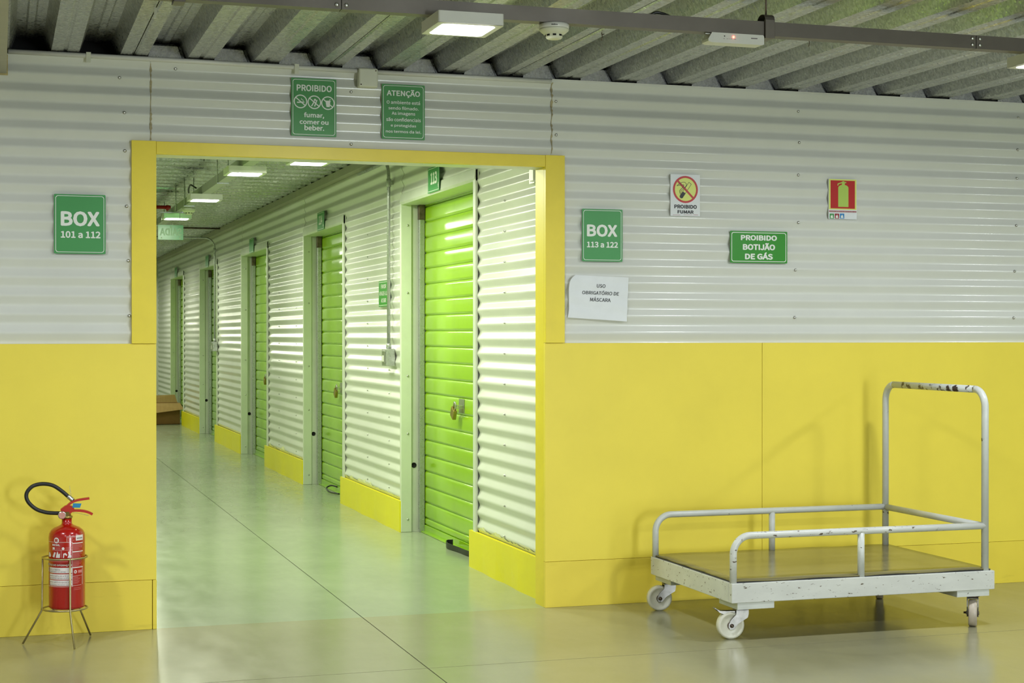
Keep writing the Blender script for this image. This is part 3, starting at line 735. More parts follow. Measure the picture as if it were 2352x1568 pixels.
# ------------------------------------------------------------------ conduits with switch boxes in the corridor
def conduit(y, ztop, label, run, boxz):
    t = thing('switch_conduit', (2.705, y, boxz), label, 'conduit')
    X = 2.700
    mb = MB()
    pts = [(run[0], run[1], run[2])]+arc((X-.13, y, ztop-.13), .13, pi/2, 0, 8, (1, 0, 0), (0, 0, 1))+[(X, y, boxz+.14)] if run[3] == 'x' else \
          [(X, run[1], run[2])]+arc((X, y+.13, ztop-.13), .13, pi/2, 0, 8, (0, -1, 0), (0, 0, 1))+[(X, y, boxz+.14)]
    mb.tube(pts, .0125, 12); mb.build('pipe', m_steel, t)
    mb = MB(); mb.lathe([(.0165, -.03), (.018, -.028), (.018, .028), (.0165, .03)], (X, y, ztop-.16), 14); mb.box(X-.004, 2.728, y-.035, y+.035, ztop-.175, ztop-.145); mb.build('coupling', m_steel, t)
    mb = MB(); mb.lathe([(.02, 0), (.02, .03), (.015, .045)], (X, y, boxz+.12), 14); mb.box(X-.035, X+.030, y-.075, y+.075, boxz, boxz+.125, .006); b = mb.build('switch_box', m_steel, t)
    mb = MB(); mb.box(X-.040, X-.0352, y-.05, y+.05, boxz+.015, boxz+.11, .002); mb.build('cover_plate', m_chrome, b)
    mb = MB(); mb.box(X-.044, X-.0405, y-.022, y+.022, boxz+.03, boxz+.075, .002); mb.build('rocker', m_white, b)
    return t
conduit(3.575, 2.665, 'grey steel conduit dropping to a switch box beside the nearest door', (2.7, 4.6, 2.665, 'y'), 1.178)
conduit(13.45, 2.67, 'grey steel conduit bending from the ceiling down to a switch box, far along the corridor', (1.3, 13.45, 2.67, 'x'), 1.19)
mb = MB(); mb.tube([(1.2, 12.6, 2.74), (2.66, 12.6, 2.74)], .011, 8); tag(mb.build('ceiling_pipe', m_rust, None), 'thin dark pipe crossing the corridor ceiling above the exit sign', 'pipe')
# small bracket at the top corner by the opening
t = thing('wall_bracket', (2.72, .33, 2.21), 'small white bracket at the top corner just inside the opening', 'bracket')
MB().box(2.724, 2.729, .31, .40, 2.212, 2.288, .001).build('back_plate', m_frame, t)
MB().box(2.695, 2.7238, .245, .305, 2.216, 2.284, .004).build('cover', m_white, t)

# ------------------------------------------------------------------ LED panels
def led(x, y, zb, label, group, power, colr, w=.255, h=.045):
    t = thing('led_panel', (x, y, zb), label, 'ceiling light', group)
    a = w/2; mb = MB(); n = 20
    mb.prism(rrect(x-a, x+a, y-a, y+a, .008, 4), zb+.002, zb+h, 'xy')
    mb.build('housing', m_white, t)
    mb = MB(); b = .104
    ring_face(mb, rrect(x-a, x+a, y-a, y+a, .008, 5), rrect(x-b, x+b, y-b, y+b, .022, 5), lambda u, v: (u, v, zb)); 
    ring_face(mb, rrect(x-a, x+a, y-a, y+a, .008, 5), rrect(x-a, x+a, y-a, y+a, .008, 5), lambda u, v: (u, v, zb+.002))
    mb.build('rim', m_white, t, recalc=False)
    mb = MB(); mb.prism(rrect(x-b, x+b, y-b, y+b, .022, 5), zb-.001, zb+.0015, 'xy'); mb.build('diffuser', m_led, t)
    ld = bpy.data.lights.new('lamp', 'AREA'); ld.shape = 'SQUARE'; ld.size = .2; ld.energy = power; ld.color = colr
    lo = bpy.data.objects.new('lamp', ld); COL.objects.link(lo); lo.parent = t; lo.location = (0, 0, -.004)
    return t
led(1.68, -1.95, 2.558, 'square white LED panel hanging under the grey rail above the opening', 'hall LED panels', HALL_W, HALL_COL)
led(4.30, -1.95, 2.558, 'square LED panel cut by the right edge of the frame', 'hall LED panels', HALL_W, HALL_COL)
for x, y in ((-.8, -1.95), (6.64, -1.95), (-.8, -5.2), (1.68, -5.2), (4.16, -5.2), (6.64, -5.2), (1.68, -8.6), (4.16, -8.6), (6.64, -8.6), (-.8, -8.6)):
    led(x, y, 2.558, 'LED panel out of the picture, %s row from the wall, %s in it' % ({-1.95: 'first', -5.2: 'second', -8.6: 'third'}[y], {-.8: 'leftmost', 1.68: 'second from left', 4.16: 'third from left', 6.64: 'rightmost'}[x]), 'hall LED panels', HALL_W, HALL_COL)
led(1.90, 2.42, 2.500, 'LED panel showing only its lit face under the yellow header', 'corridor LED panels', CORR_W, CORR_COL)
for i, (y, nm) in enumerate(((2.99, 'nearest'), (5.2, 'second'), (7.35, 'third'))):
    led(1.575, y, 2.475, 'LED panel under the corridor rail, %s of those in line' % nm, 'corridor LED panels', CORR_W, CORR_COL)
led(1.53, 10.6, 2.475, 'distant LED panel peeping out beside the exit sign', 'corridor LED panels', CORR_W, CORR_COL)
for y, nm in ((13.2, 'sixth'), (16.4, 'seventh'), (19.6, 'eighth'), (23.0, 'last')): led(1.575, y, 2.475, 'LED panel far down the corridor, hidden by the jamb, %s of its line' % nm, 'corridor LED panels', CORR_W, CORR_COL)
led(1.575, .75, 2.475, 'LED panel just inside the opening, hidden by the header', 'corridor LED panels', CORR_W, CORR_COL)

# ------------------------------------------------------------------ rails
t = thing('cable_rail', (2.5, -1.95, 2.603), 'long grey-brown steel rail hanging across the hall ceiling', 'rail')
for a, b in ((HX0, 1.208), (1.211, 3.916), (3.919, HX1)):
    mb = MB(); mb.box(a, b, -1.978, -1.924, 2.6035, 2.660); mb.build('rail_section', m_rail, t)
for xj in (1.2095, 3.9175):
    for dx in (-.018, .018):
        for dz in (.016, .042):
            mb = MB(); mb.lathe([(.0085, 0), (.0075, -.004), (.004, -.006), (0, -.006)], (xj+dx, -1.978, 2.6035+dz), 12, 'y'); mb.build('bolt', m_chrome, t)
for xc in (.62, 2.955, 5.4):
    mb = MB(); mb.box(xc-.021, xc+.021, -1.990, -1.9785, 2.600, 2.668, .002); mb.box(xc-.021, xc+.021, -1.9235, -1.912, 2.600, 2.668, .002); mb.box(xc-.021, xc+.021, -1.990, -1.912, 2.592, 2.603, .002)
    P = arc((xc, -1.951, 2.667), .036, 0, pi, 8, (0, 1, 0), (0, 0, .7)); v = []
    for q in P: v += [q+Vector((-.021, 0, 0)), q+Vector((.021, 0, 0))]
    mb.add(v, [(2*i, 2*i+1, 2*i+3, 2*i+2) for i in range(len(P)-1)]); o = mb.build('hanger_clamp', m_rail, t)
    mb = MB(); mb.tube([(xc, -1.951, 2.690), (xc, -1.951, 2.73+DH)], .004, 8); mb.build('hanger_rod', m_rust, o)
t = thing('ceiling_rail', (-.06, -3, 2.612), 'beige-grey rail running along the ceiling and ending in the wall at the left edge', 'rail')
MB().box(-.16, .038, HY0+.01, -.0125, 2.612, 2.70).build('rail_body', m_trimrail, t)
mb = MB(); mb.box(-.166, .044, -.0124, -.0105, 2.604, 2.70); mb.build('sealant', m_caulk, t)
t = thing('cable_rail', (1.575, 13, 2.52), 'pale grey rail running down the middle of the corridor ceiling', 'rail')
MB().box(1.54, 1.61, .16, CY1, 2.5205, 2.585).build('rail_section', m_rail_c, t)
for y in (1.7, 4.1, 6.3, 7.0, 8.9, 12, 15):
    mb = MB(); mb.tube([(1.535, y, 2.515), (1.535, y, 2.76)], .004, 6); mb.tube([(1.615, y, 2.515), (1.615, y, 2.76)], .004, 6); mb.box(1.53, 1.62, y-.006, y+.006, 2.513, 2.520); mb.build('hanger', m_steel, t)
mb = MB(); mb.tube(spline([(1.51, 5.75, 2.585), (1.50, 5.66, 2.61), (1.505, 5.55, 2.63), (1.54, 5.48, 2.60)], 5), .007, 8); mb.build('cable', m_black, t)
MB().box(1.79, 2.07, 2.40, 2.44, 2.5455, 2.60).build('cross_arm', m_rail_c, t)
MB().box(1.61, 1.79, 2.40, 2.44, 2.5455, 2.585).build('cross_arm', m_rail_c, t)

# ------------------------------------------------------------------ smoke detectors
def detector(x, y, zt, label):
    t = thing('smoke_detector', (x, y, zt-.06), label, 'smoke detector', 'smoke detectors')
    mb = MB(); mb.lathe([(.052, 0), (.058, -.004), (.058, -.018), (.0565, -.020)], (x, y, zt), 36); mb.build('base', m_white, t)
    mb = MB(); mb.lathe([(.0565, -.0202), (.0575, -.023), (.056, -.028), (.040, -.041), (.033, -.0425), (.033, -.051), (.029, -.0575), (.022, -.060), (0, -.0605)], (x, y, zt), 36); b = mb.build('sensor_head', m_white_w, t)
    dirc = atan2(CAM.y-y, CAM.x-x)
    for k in range(8):
        a = dirc+2*pi*k/8+.05; T = Matrix.Translation((x, y, zt-.0462)) @ Matrix.Rotation(a, 4, 'Z')
        mb = MB(); mb.X = T; mb.box(.030, .0342, -.0065, .0065, -.0035, .0035); mb.build('vent_slot', m_blackhole, b)
    return t, dirc
t, a0 = detector(2.05, -1.95, 2.6035, 'white round smoke detector under the rail, right of the LED panel')
mb = MB()
def cyl_put(cx, cy, R, a0): return lambda u, v: (cx+R*cos(a0+u/R), cy+R*sin(a0+u/R), v)
add_text(mb, 'intelbras', -.010, .014, 2.5885, 2.5945, cyl_put(2.05, -1.95, .0584, a0), .02); mb.build('lettering', m_pblack, t)
detector(1.60, 6.55, 2.520, 'yellowed smoke detector under the corridor rail, between two LED panels')
# emergency light with red lamp
t = thing('emergency_light', (2.81, -1.95, 2.563), 'slim white emergency light with a red glowing lamp, under the rail', 'emergency light')
mb = MB(); x0, x1 = 2.698, 2.930
mb.prism([(x0-.012, 2.577), (x0+.004, 2.603), (x1-.004, 2.603), (x1, 2.597), (x1, 2.566), (x1-.008, 2.563), (x0+.002, 2.563), (x0-.012, 2.568)], -1.985, -1.92)
mb.build('housing', m_white, t)
mb = MB(); mb.lathe([(.0045, 0), (.0045, -.0015), (.003, -.003), (0, -.0032)], (2.795, -1.985, 2.5885), 12, 'y'); mb.build('indicator_lamp', m_ledred, t)
mb = MB(); mb.lathe([(.0025, 0), (.0025, -.001), (0, -.001)], (2.756, -1.985, 2.590), 10, 'y'); mb.build('test_button', m_pblack, t)
MB().box(x0-.02, x0+.002, -1.975, -1.965, 2.596, 2.600).build('mounting_tab', m_chrome, t)
mb = MB()
for a, b in ((2.750, 2.757), (2.765, 2.770), (2.774, 2.778), (2.782, 2.787), (2.797, 2.806)): poly_face(mb, [(a, 2.579), (b, 2.579), (b, 2.5805), (a, 2.5805)], lambda u, v: (u, -1.9856, v))
for a, b in ((2.872, 2.900),): poly_face(mb, [(a, 2.5855), (b, 2.5855), (b, 2.5895), (a, 2.5895)], lambda u, v: (u, -1.9856, v))
mb.build('fine_print', m_labgrey, t, 'stuff')
# cables and ties at the ceiling
t = thing('cable', (2.5, -1.95, 2.66), 'short black cable lying over the rail between the detector and the clamp', 'cable')
mb = MB(); p = W(1505, 24, -1.94); mb.tube(spline([(p.x-.02, -1.94, 2.664), (p.x, -1.945, 2.674), (p.x+.03, -1.945, 2.672), (p.x+.07, -1.93, 2.664)], 5), .006, 8); mb.build('sheath', m_black, t)
for (px, py, Y, nm) in ((1382, 78, -1.2, 'right of the smoke detector'), (1858, 92, -1.3, 'right of the rail clamp'), (2293, 108, -1.3, 'near the right edge')):
    d = ray(px, py); q = CAM+d*((ZCEIL-.006-CAM.z)/d.z); mb = MB()
    mb.tube([(q.x, q.y, ZCEIL+.004), (q.x+.003, q.y, ZCEIL-.02), (q.x-.002, q.y, ZCEIL-.035)], .002, 6); mb.tube([(q.x, q.y, ZCEIL-.010), (q.x+.012, q.y, ZCEIL-.005)], .002, 6)
    tag(mb.build('wire_tie', m_rust, None), 'dark wire end poking from a deck seam, '+nm, 'wire', 'wire ends in the ceiling')
d = ray(357, 20); q = CAM+d*((ZCEIL-.005-CAM.z)/d.z)
mb = MB(); mb.box(q.x-.006, q.x+.006, q.y-.004, q.y+.004, ZCEIL-.03, ZCEIL, .001); mb.box(q.x-.009, q.x+.003, q.y-.004, q.y+.004, ZCEIL-.045, ZCEIL-.03, .001)
tag(mb.build('cable_tie', m_white_w, None), 'small white plastic tie hanging from a ceiling seam at the left', 'cable tie')
# white PVC conduit along the top of the wall, with clips and junction box
t = thing('wall_conduit', (.9, -.03, 2.70), 'thin white PVC conduit clipped along the top of the wall at the left', 'conduit')
mb = MB(); mb.tube([(.045, -.024, 2.7135), (.9, -.024, 2.7105), (1.694, -.024, 2.7045)], .0115, 12); mb.build('pipe', m_white, t)
mb = MB(); mb.tube([(1.786, -.024, 2.7035), (2.705, -.024, 2.7005)], .0115, 12); mb.build('pipe', m_white, t)
for x in (.405, 1.388):
    z = 2.7127 if x < 1 else 2.707
    mb = MB(); mb.tube(arc((x, -.024, z), .0135, -.2, pi+.3, 10, (0, -1, 0), (0, 0, 1)), .002, 6); mb.prism([(x-.011, z-.034), (x+.009, z-.034), (x+.011, z+.014), (x-.011, z+.014)], -.0385, -.036); mb.build('clip', m_white_w, t)
t = thing('junction_box', (1.74, -.03, 2.62), 'square white junction box on the wall between the two upper green signs', 'junction box')
MB().box(1.692, 1.788, -.058, -.011, 2.622, 2.716, .007).build('body', m_white_w, t)
for x, z in ((1.703, 2.634), (1.777, 2.704)):
    mb = MB(); mb.lathe([(.0035, 0), (.0035, -.001), (0, -.001)], (x, -.058, z), 8, 'y'); mb.build('screw', m_rust, t)

# ------------------------------------------------------------------ exit sign, red pipe, cardboard box
YE = 7.0; a = W(363, 516, YE); b = W(421, 551, YE)
t = thing('exit_sign', ((a.x+b.x)/2, YE, b.z), 'green acrylic SAÍDA exit sign hanging under the corridor ceiling, seen from behind', 'sign')
mb = MB(); mb.prism(rrect(a.x, b.x, b.z, a.z, .006), YE-.004, YE+.004); mb.build('panel', m_acryl, t)
mb = MB(); add_text(mb, 'SAÍDA', a.x+.015, b.x-.012, b.z+.036, a.z-.010, lambda u, v: (u, YE-.0046, v), .03, 0, True); mb.build('lettering', m_acryl2, t)
for x in (a.x+.03, b.x-.03):
    mb = MB(); mb.lathe([(.006, 0), (.006, -.003), (0, -.004)], (x, YE-.004, b.z+.016), 10, 'y'); mb.build('stud', m_print, t)
    mb = MB(); mb.tube([(x, YE, a.z-.002), (x, YE, 2.508)], .002, 6); mb.build('hanging_wire', m_steel, t)
MB().box(a.x+.02, 1.60, YE-.006, YE+.006, 2.5065, 2.5125).build('mounting_bar', m_steel, t)
t = thing('sprinkler_pipe', (1.33, 9.3, 2.60), 'red fire pipe with a sprinkler head beside the corridor rail', 'pipe')
Y9 = 8.6; p = W(385, 476, Y9); mb = MB(); mb.tube([(.45, Y9, p.z), (p.x+.03, Y9, p.z)], .018, 10); mb.build('pipe', m_redpipe, t)
mb = MB(); mb.lathe([(.022, .02), (.022, -.02), (.010, -.03), (.010, -.05), (.018, -.053), (0, -.055)], (p.x, Y9, p.z), 12); mb.build('sprinkler_head', m_redpipe, t)
YB = 17.9; t = thing('cardboard_box', (2.3, YB+.2, 0), 'open brown cardboard box on the floor at the far end of the corridor', 'box')
p = W(418, 974, YB); x1 = p.x-.03; x0 = x1-.62; h = .33
mb = MB(); th = .006
mb.box(x0, x1, YB, YB+th, 0, h); mb.box(x0, x1, YB+.42-th, YB+.42, 0, h); mb.box(x0, x0+th, YB+th, YB+.42-th, 0, h); mb.box(x1-th, x1, YB+th, YB+.42-th, 0, h); mb.box(x0, x1, YB, YB+.42, 0, th)
mb.build('body', m_card_d, t)
mb = MB(); mb.add([(x0-.02, YB-.003, h), (x1, YB-.003, h), (x1+.04, YB-.15, h-.09), (x0-.02, YB-.17, h-.17), (x0-.02, YB, h+.006), (x1, YB, h+.006), (x1+.04, YB-.147, h-.084), (x0-.02, YB-.167, h-.164)], [(0, 1, 2, 3), (4, 7, 6, 5), (0, 4, 5, 1), (1, 5, 6, 2), (2, 6, 7, 3), (3, 7, 4, 0)]); mb.build('flap', m_card, t)
mb = MB(); mb.add([(x1, YB, h), (x1, YB+.42, h), (x1+.12, YB+.40, h-.10), (x1+.12, YB+.02, h-.10)], [(0, 1, 2, 3)]); mb.build('flap', m_card, t)
mb = MB(); mb.add([(x0, YB+.42, h), (x1, YB+.42, h), (x1-.03, YB+.50, h+.12), (x0, YB+.50, h+.10)], [(0, 1, 2, 3)]); mb.build('flap', m_card, t)

# ------------------------------------------------------------------ fire extinguisher and its stand
EX, EY = .288, -.245
st = thing('extinguisher_stand', (EX, EY, 0), 'three-legged brass-coloured wire stand holding the fire extinguisher', 'stand')
for zz, rr in ((.160, .098), (.392, .098)):
    mb = MB(); mb.tube([(EX+rr*cos(2*pi*k/40), EY+rr*sin(2*pi*k/40), zz) for k in range(40)], .0042, 8, closed=True); mb.build('ring', m_gold, st)
feet = [(.104, -.225), (.322, -.425), (.408, -.098)]
for fx, fy in feet:
    a = atan2(fy-EY, fx-EX); c, s_ = cos(a), sin(a)
    mb = MB(); mb.tube([(EX+.098*c, EY+.098*s_, .396), (EX+.101*c, EY+.101*s_, .165), (EX+.103*c, EY+.103*s_, .150), (fx, fy, .004)], .0044, 8); mb.build('leg', m_gold, st)
mb = MB()
for k in range(2): a = .5+k*pi/2; mb.tube([(EX+.098*cos(a), EY+.098*sin(a), .158), (EX-.098*cos(a), EY-.098*sin(a), .158)], .003, 6)
mb.build('cross_wires', m_gold, st)
CXe, CYe = .2965, -.245; RE = .0805; ZB = .1625
ex = thing('fire_extinguisher', (CXe, CYe, ZB), 'red dry powder fire extinguisher standing in a wire stand against the yellow wall', 'fire extinguisher')
mb = MB(); mb.lathe([(.0, 0), (.074, 0), (.0795, .004), (RE, .010), (RE, .322), (.0785, .338), (.071, .352), (.056, .364), (.034, .373), (.025, .378), (.0225, .384), (.0225, .405)], (CXe, CYe, ZB), 48); mb.build('cylinder', m_red, ex)
za = ZB+.4055
mb = MB(); mb.lathe([(.022, 0), (.026, .002), (.026, .010), (.019, .012), (.017, .03)], (CXe, CYe, za), 20); mb.build('valve_collar', m_brass, ex)
mb = MB(); mb.prism([(CXe-.026, za+.030), (CXe+.012, za+.020), (CXe+.034, za+.034), (CXe+.030, za+.052), (CXe+.004, za+.062), (CXe-.010, za+.056), (CXe-.028, za+.042)], CYe-.013, CYe+.013); mb.build('valve_body', m_redlev, ex)
def lever(pts, w0, w1, th):
    P = spline(pts, 5); n = len(P); mb = MB(); v = []
    for i, q in enumerate(P):
        w = w0+(w1-w0)*i/(n-1); t_ = (P[min(i+1, n-1)]-P[max(i-1, 0)]).normalized(); nr = Vector((-t_.z, 0, t_.x))*th/2
        v += [q+nr+Vector((0, -w, 0)), q+nr+Vector((0, w, 0)), q-nr+Vector((0, w, 0)), q-nr+Vector((0, -w, 0))]
    mb.add(v, [(4*i+a, 4*i+(a+1) % 4, 4*i+4+(a+1) % 4, 4*i+4+a) for i in range(n-1) for a in range(4)]); mb.add(v[:4], [(0, 1, 2, 3)]); mb.add(v[-4:], [(0, 1, 2, 3)]); return mb
E5 = lambda x, y: W(40+x/7.842, 1100+y/7.842, CYe)
lever([E5(840, 560), E5(900, 480), E5(980, 415), E5(1090, 375), E5(1295, 343)], .013, .011, .010).build('squeeze_lever', m_redlev, ex)
lever([E5(950, 570), E5(1060, 562), E5(1190, 572), E5(1290, 600), E5(1350, 632)], .012, .012, .011).build('carry_handle', m_redlev, ex)
hp = [E5(1010, 385), E5(940, 335), E5(800, 215), E5(640, 115), E5(460, 85), E5(290, 120), E5(185, 215), E5(160, 320), E5(210, 430), E5(340, 540), E5(500, 595), E5(640, 610), E5(790, 612)]
mb = MB(); mb.tube(spline(hp, 6), .0088, 14); mb.build('hose', m_black, ex)
mb = MB(); mb.tube([E5(905, 305), E5(915, 312), E5(990, 372), E5(1000, 380)], [.0092, .0105, .0105, .0092], 14); mb.build('hose_ferrule', m_chrome, ex)
g0 = E5(800, 640); mb = MB(); mb.lathe([(.0085, .012), (.0155, .010), (.018, .004), (.018, -.004), (.0165, -.006), (.0, -.0065)], (g0.x, CYe-.022, g0.z), 24, 'y'); o = mb.build('pressure_gauge', m_chrome, ex)
mb = MB(); poly_face(mb, circ(g0.x, g0.z, .0145, 24), lambda u, v: (u, CYe-.0295, v)); mb.build('gauge_face', M('gauge_face_print', srgb(214, 150, 140), .3, var=.1, vs=60), o)
mb = MB(); a = E5(985, 490); b = E5(1140, 440); mb.prism([(a.x, a.z-.004), (b.x-.004, a.z-.006), (b.x+.003, b.z+.002), (a.x+.004, b.z+.004)], CYe-.016, CYe-.0145); mb.build('seal_tag', m_blue, ex)
mb = MB(); mb.tube(spline([E5(880, 510), E5(905, 545), E5(935, 590), E5(960, 605)], 4), .0022, 6); mb.build('seal_strip', m_blue, ex)
mb = MB(); mb.tube(spline([E5(972, 320), E5(958, 240), E5(938, 120)], 4), .0008, 5); mb.tube(spline([E5(1000, 600), E5(1130, 620), E5(1280, 655)], 4), .0008, 5); mb.build('seal_wire', m_steel, ex)
# printed label wrapped on the cylinder
ac = atan2(CAM.y-CYe, CAM.x-CXe)
def LU(zx): return RE*asin(max(-1, min(1, (zx-462)/297)))
def LZ(zy): return W(155, 1200+zy/7.127, CYe-RE).z
lput = lambda u, v: (CXe+(RE+.0006)*cos(ac+u/RE), CYe+(RE+.0006)*sin(ac+u/RE), v)
lput2 = lambda u, v: (CXe+(RE+.0011)*cos(ac+u/RE), CYe+(RE+.0011)*sin(ac+u/RE), v)
def lrect(mb, a, b, c, d, put=None):
    u0, u1, v0, v1 = LU(a), LU(c), LZ(d), LZ(b); n = max(1, int((u1-u0)/.008)); put = put or lput
    for i in range(n):
        p, q = u0+(u1-u0)*i/n, u0+(u1-u0)*(i+1)/n; mb.add([put(p, v0), put(q, v0), put(q, v1), put(p, v1)], [(0, 1, 2, 3)])
mb = MB()
for r_ in ((172, 318, 550, 323), (548, 320, 553, 1050), (172, 1047, 553, 1052), (172, 738, 178, 810), (460, 226, 464, 318), (460, 226, 606, 230), (605, 215, 717, 303),
           (553, 338, 716, 352), (553, 475, 716, 492), (553, 735, 716, 750), (192, 738, 546, 826), (192, 842, 546, 932), (192, 944, 546, 1034), (553, 1034, 690, 1038), (553, 878, 708, 881), (706, 750, 710, 1030),
           (228, 448, 372, 451), (372, 448, 375, 575), (378, 448, 548, 451), (235, 405, 268, 440)): lrect(mb, *r_)
poly_face(mb, [(LU(295)+.0128*cos(2*pi*k/24), LZ(290)+.0128*sin(2*pi*k/24)) for k in range(24)], lput)
poly_face(mb, [(LU(402)+.0062*cos(2*pi*k/16), LZ(423)+.0062*sin(2*pi*k/16)) for k in range(16)], lput)
poly_face(mb, [(LU(598)+.0075*cos(2*pi*k/16), LZ(812)+.0075*sin(2*pi*k/16)) for k in range(16)], lput)
poly_face(mb, [(LU(x), LZ(y)) for x, y in ((235, 560), (262, 482), (285, 490), (262, 575))], lput)
poly_face(mb, [(LU(x), LZ(y)) for x, y in ((285, 575), (300, 500), (312, 466), (330, 520), (352, 500), (350, 575))], lput)
poly_face(mb, [(LU(x), LZ(y)) for x, y in ((400, 575), (405, 505), (440, 495), (468, 525), (455, 545), (425, 515), (415, 575))], lput)
poly_face(mb, [(LU(x), LZ(y)) for x, y in ((470, 575), (490, 530), (480, 480), (500, 468), (515, 520), (535, 545), (532, 575))], lput)
poly_face(mb, [(LU(x), LZ(y)) for x, y in ((176, 570), (180, 500), (195, 490), (210, 540), (205, 570))], lput)
mb.build('label_print', m_labwhite, ex, kind='stuff', recalc=False)
mb = MB(); rnd = random.Random(5)
for y0, y1, st_ in ((365, 460, 11), (505, 590, 11), (600, 722, 12)):
    y = y0
    while y < y1: lrect(mb, 560, y, 690+rnd.uniform(-40, 22), y+4); y += st_
for y in range(890, 1010, 14): lrect(mb, 560, y, 660+rnd.uniform(-25, 15), y+4)
for r_ in ((172, 632, 480, 640), (276, 405, 352, 410), (276, 425, 358, 430), (440, 405, 545, 410), (440, 425, 520, 430), (470, 240, 600, 248), (480, 262, 560, 268), (480, 290, 580, 296), (640, 790, 700, 835), (570, 1075, 680, 1080), (570, 1100, 680, 1105)): lrect(mb, *r_)
mb.build('label_fine_print', m_labpink, ex, kind='stuff', recalc=False)
mb = MB()
add_text(mb, 'RESIL', LU(232), LU(355), LZ(382), LZ(350), lput, .03); mb.build('lettering', m_labwhite, ex, recalc=False); mb = MB()
u1 = LU(540); w16 = u1-LU(176); add_text(mb, 'INSTRUÇÕES DE OPERAÇÃO', u1-w16*1.36, u1, LZ(718), LZ(676), lput, .03)
mb.build('lettering', m_labwhite, ex, recalc=False)
mb = MB(); add_text(mb, 'R', LU(275), LU(318), LZ(315), LZ(266), lput2, .03); add_text(mb, 'R', LU(585), LU(612), LZ(826), LZ(800), lput2, .03); mb.build('logo_letter', m_red, ex, recalc=False)
mb = MB()
for txt, a, b, c, d in (('RETIRE A TRAVA', 130, 758, 355, 783), ('ROMPENDO O LACRE', 186, 794, 446, 818), ('APERTE O GATILHO ATÉ O FIM', 180, 856, 545, 886), ('COM O EXTINTOR NA VERTICAL', 178, 898, 545, 924), ('DIRIJA O JATO À BASE DO', 172, 958, 535, 988), ('FOGO ESPALHANDO O PÓ', 178, 1000, 530, 1026)):
    u0 = LU(a) if a > 170 else LU(200)-.02
    add_text(mb, txt, u0, LU(c), LZ(d), LZ(b), lput2, .006)
for k in range(4): lrect(mb, 622+22*k, 255, 638+22*k, 275, lput2)
mb.build('label_grey_print', m_labgrey, ex, kind='stuff', recalc=False)

# ------------------------------------------------------------------ platform trolley
X0, X1, Y0, Y1 = 3.176, 4.562, -1.172, -.215; ZF0, ZF1 = .180, .270
tr = thing('platform_trolley', ((X0+X1)/2, (Y0+Y1)/2, 0), 'grey tubular platform trolley with white caster wheels in front of the yellow wall', 'trolley')
for a, b in ((Y0, Y0+.035), (Y1-.035, Y1)): MB().box(X0, X1, a, b, ZF0, ZF1, .003).build('side_beam', m_tworn, tr)
for a, b in ((X0, X0+.035), (X1-.035, X1)): MB().box(a, b, Y0+.0355, Y1-.0355, ZF0, ZF1, .003).build('end_beam', m_tworn, tr)
MB().box((X0+X1)/2-.02, (X0+X1)/2+.02, Y0+.0355, Y1-.0355, ZF0+.02, ZF1-.01).build('cross_beam', m_tworn, tr)
# deck board with slightly wavy edge, and a black rubber edge under it
nx, ny = 24, 12; xa, xb, ya, yb = X0+.012, X1-.016, Y0+.012, Y1-.012
def dz(i, j): return .0035*max(0, 1-i/4)*sin(j*1.1)**2+.0022*max(0, 1-j/2)*sin(i*.9+1)+.004*max(0, (j-9)/3)*sin(i*.5)**2
v = [(xa+(xb-xa)*i/nx, ya+(yb-ya)*j/ny, ZF1+.0095+dz(i, j)) for j in range(ny+1) for i in range(nx+1)]
mb = MB(); q = nx+1; mb.add(v, [(j*q+i, j*q+i+1, (j+1)*q+i+1, (j+1)*q+i) for j in range(ny) for i in range(nx)], True)
edge = [i for i in range(q)]+[j*q+nx for j in range(1, ny+1)]+[ny*q+i for i in range(nx-1, -1, -1)]+[j*q for j in range(ny-1, 0, -1)]
ev = [v[i] for i in edge]; ne = len(ev); mb.add(ev+[(p[0], p[1], p[2]-.004) for p in ev], [(i, (i+1) % ne, ne+(i+1) % ne, ne+i) for i in range(ne)])
mb.build('deck_board', m_deckp, tr)
mb = MB(); mb.add([(p[0]-.002*(1 if p[0] < 3.3 else 0), p[1], p[2]-.0042) for p in ev]+[(p[0], p[1], ZF1+.0003) for p in ev], [(i, (i+1) % ne, ne+(i+1) % ne, ne+i) for i in range(ne)]); mb.build('rubber_edge', m_black, tr, recalc=False)
RT = .0165; yf, ybk = Y0+.022, Y1-.022; zr_ = .484; xl, xr = X0+.017, X1-.040
for y, mt in ((yf, m_tworn), (ybk, m_trolley)):
    mb = MB(); rb = .085
    mb.tube([(xl, y, ZF1-.002), (xl, y, zr_-rb)]+arc((xl+rb, y, zr_-rb), rb, pi, pi/2, 10, (1, 0, 0), (0, 0, 1))[1:]+[(3.8, y, zr_), (xr-.002, y, zr_)], RT, 16); mb.build('side_rail', mt, tr)
    mb = MB(); mb.tube([(3.850, y, ZF1-.002), (3.850, y, zr_-.008)], RT, 16); mb.build('middle_post', m_trolley, tr)
mb = MB(); mb.tube([(xr, yf+.008, zr_-.002), (xr, ybk-.008, zr_-.002)], RT, 16); mb.build('end_rail', m_trolley, tr)
mb = MB(); rb = .085; zt = 1.138; yb2 = ybk
for y, sg in ((yf, 1), (ybk, -1)):
    mb = MB(); mb.tube([(xr, y, ZF1-.002), (xr, y, zt-rb)]+arc((xr, y+sg*rb, zt-rb), rb, pi, pi/2, 10, (0, sg, 0), (0, 0, 1))[1:], .0175, 18); mb.build('handle_post', m_trolley, tr)
mb = MB(); mb.tube([(xr, yf+rb, zt), (xr, ybk-rb, zt)], .0176, 18); mb.build('handle_bar', m_thandle, tr)
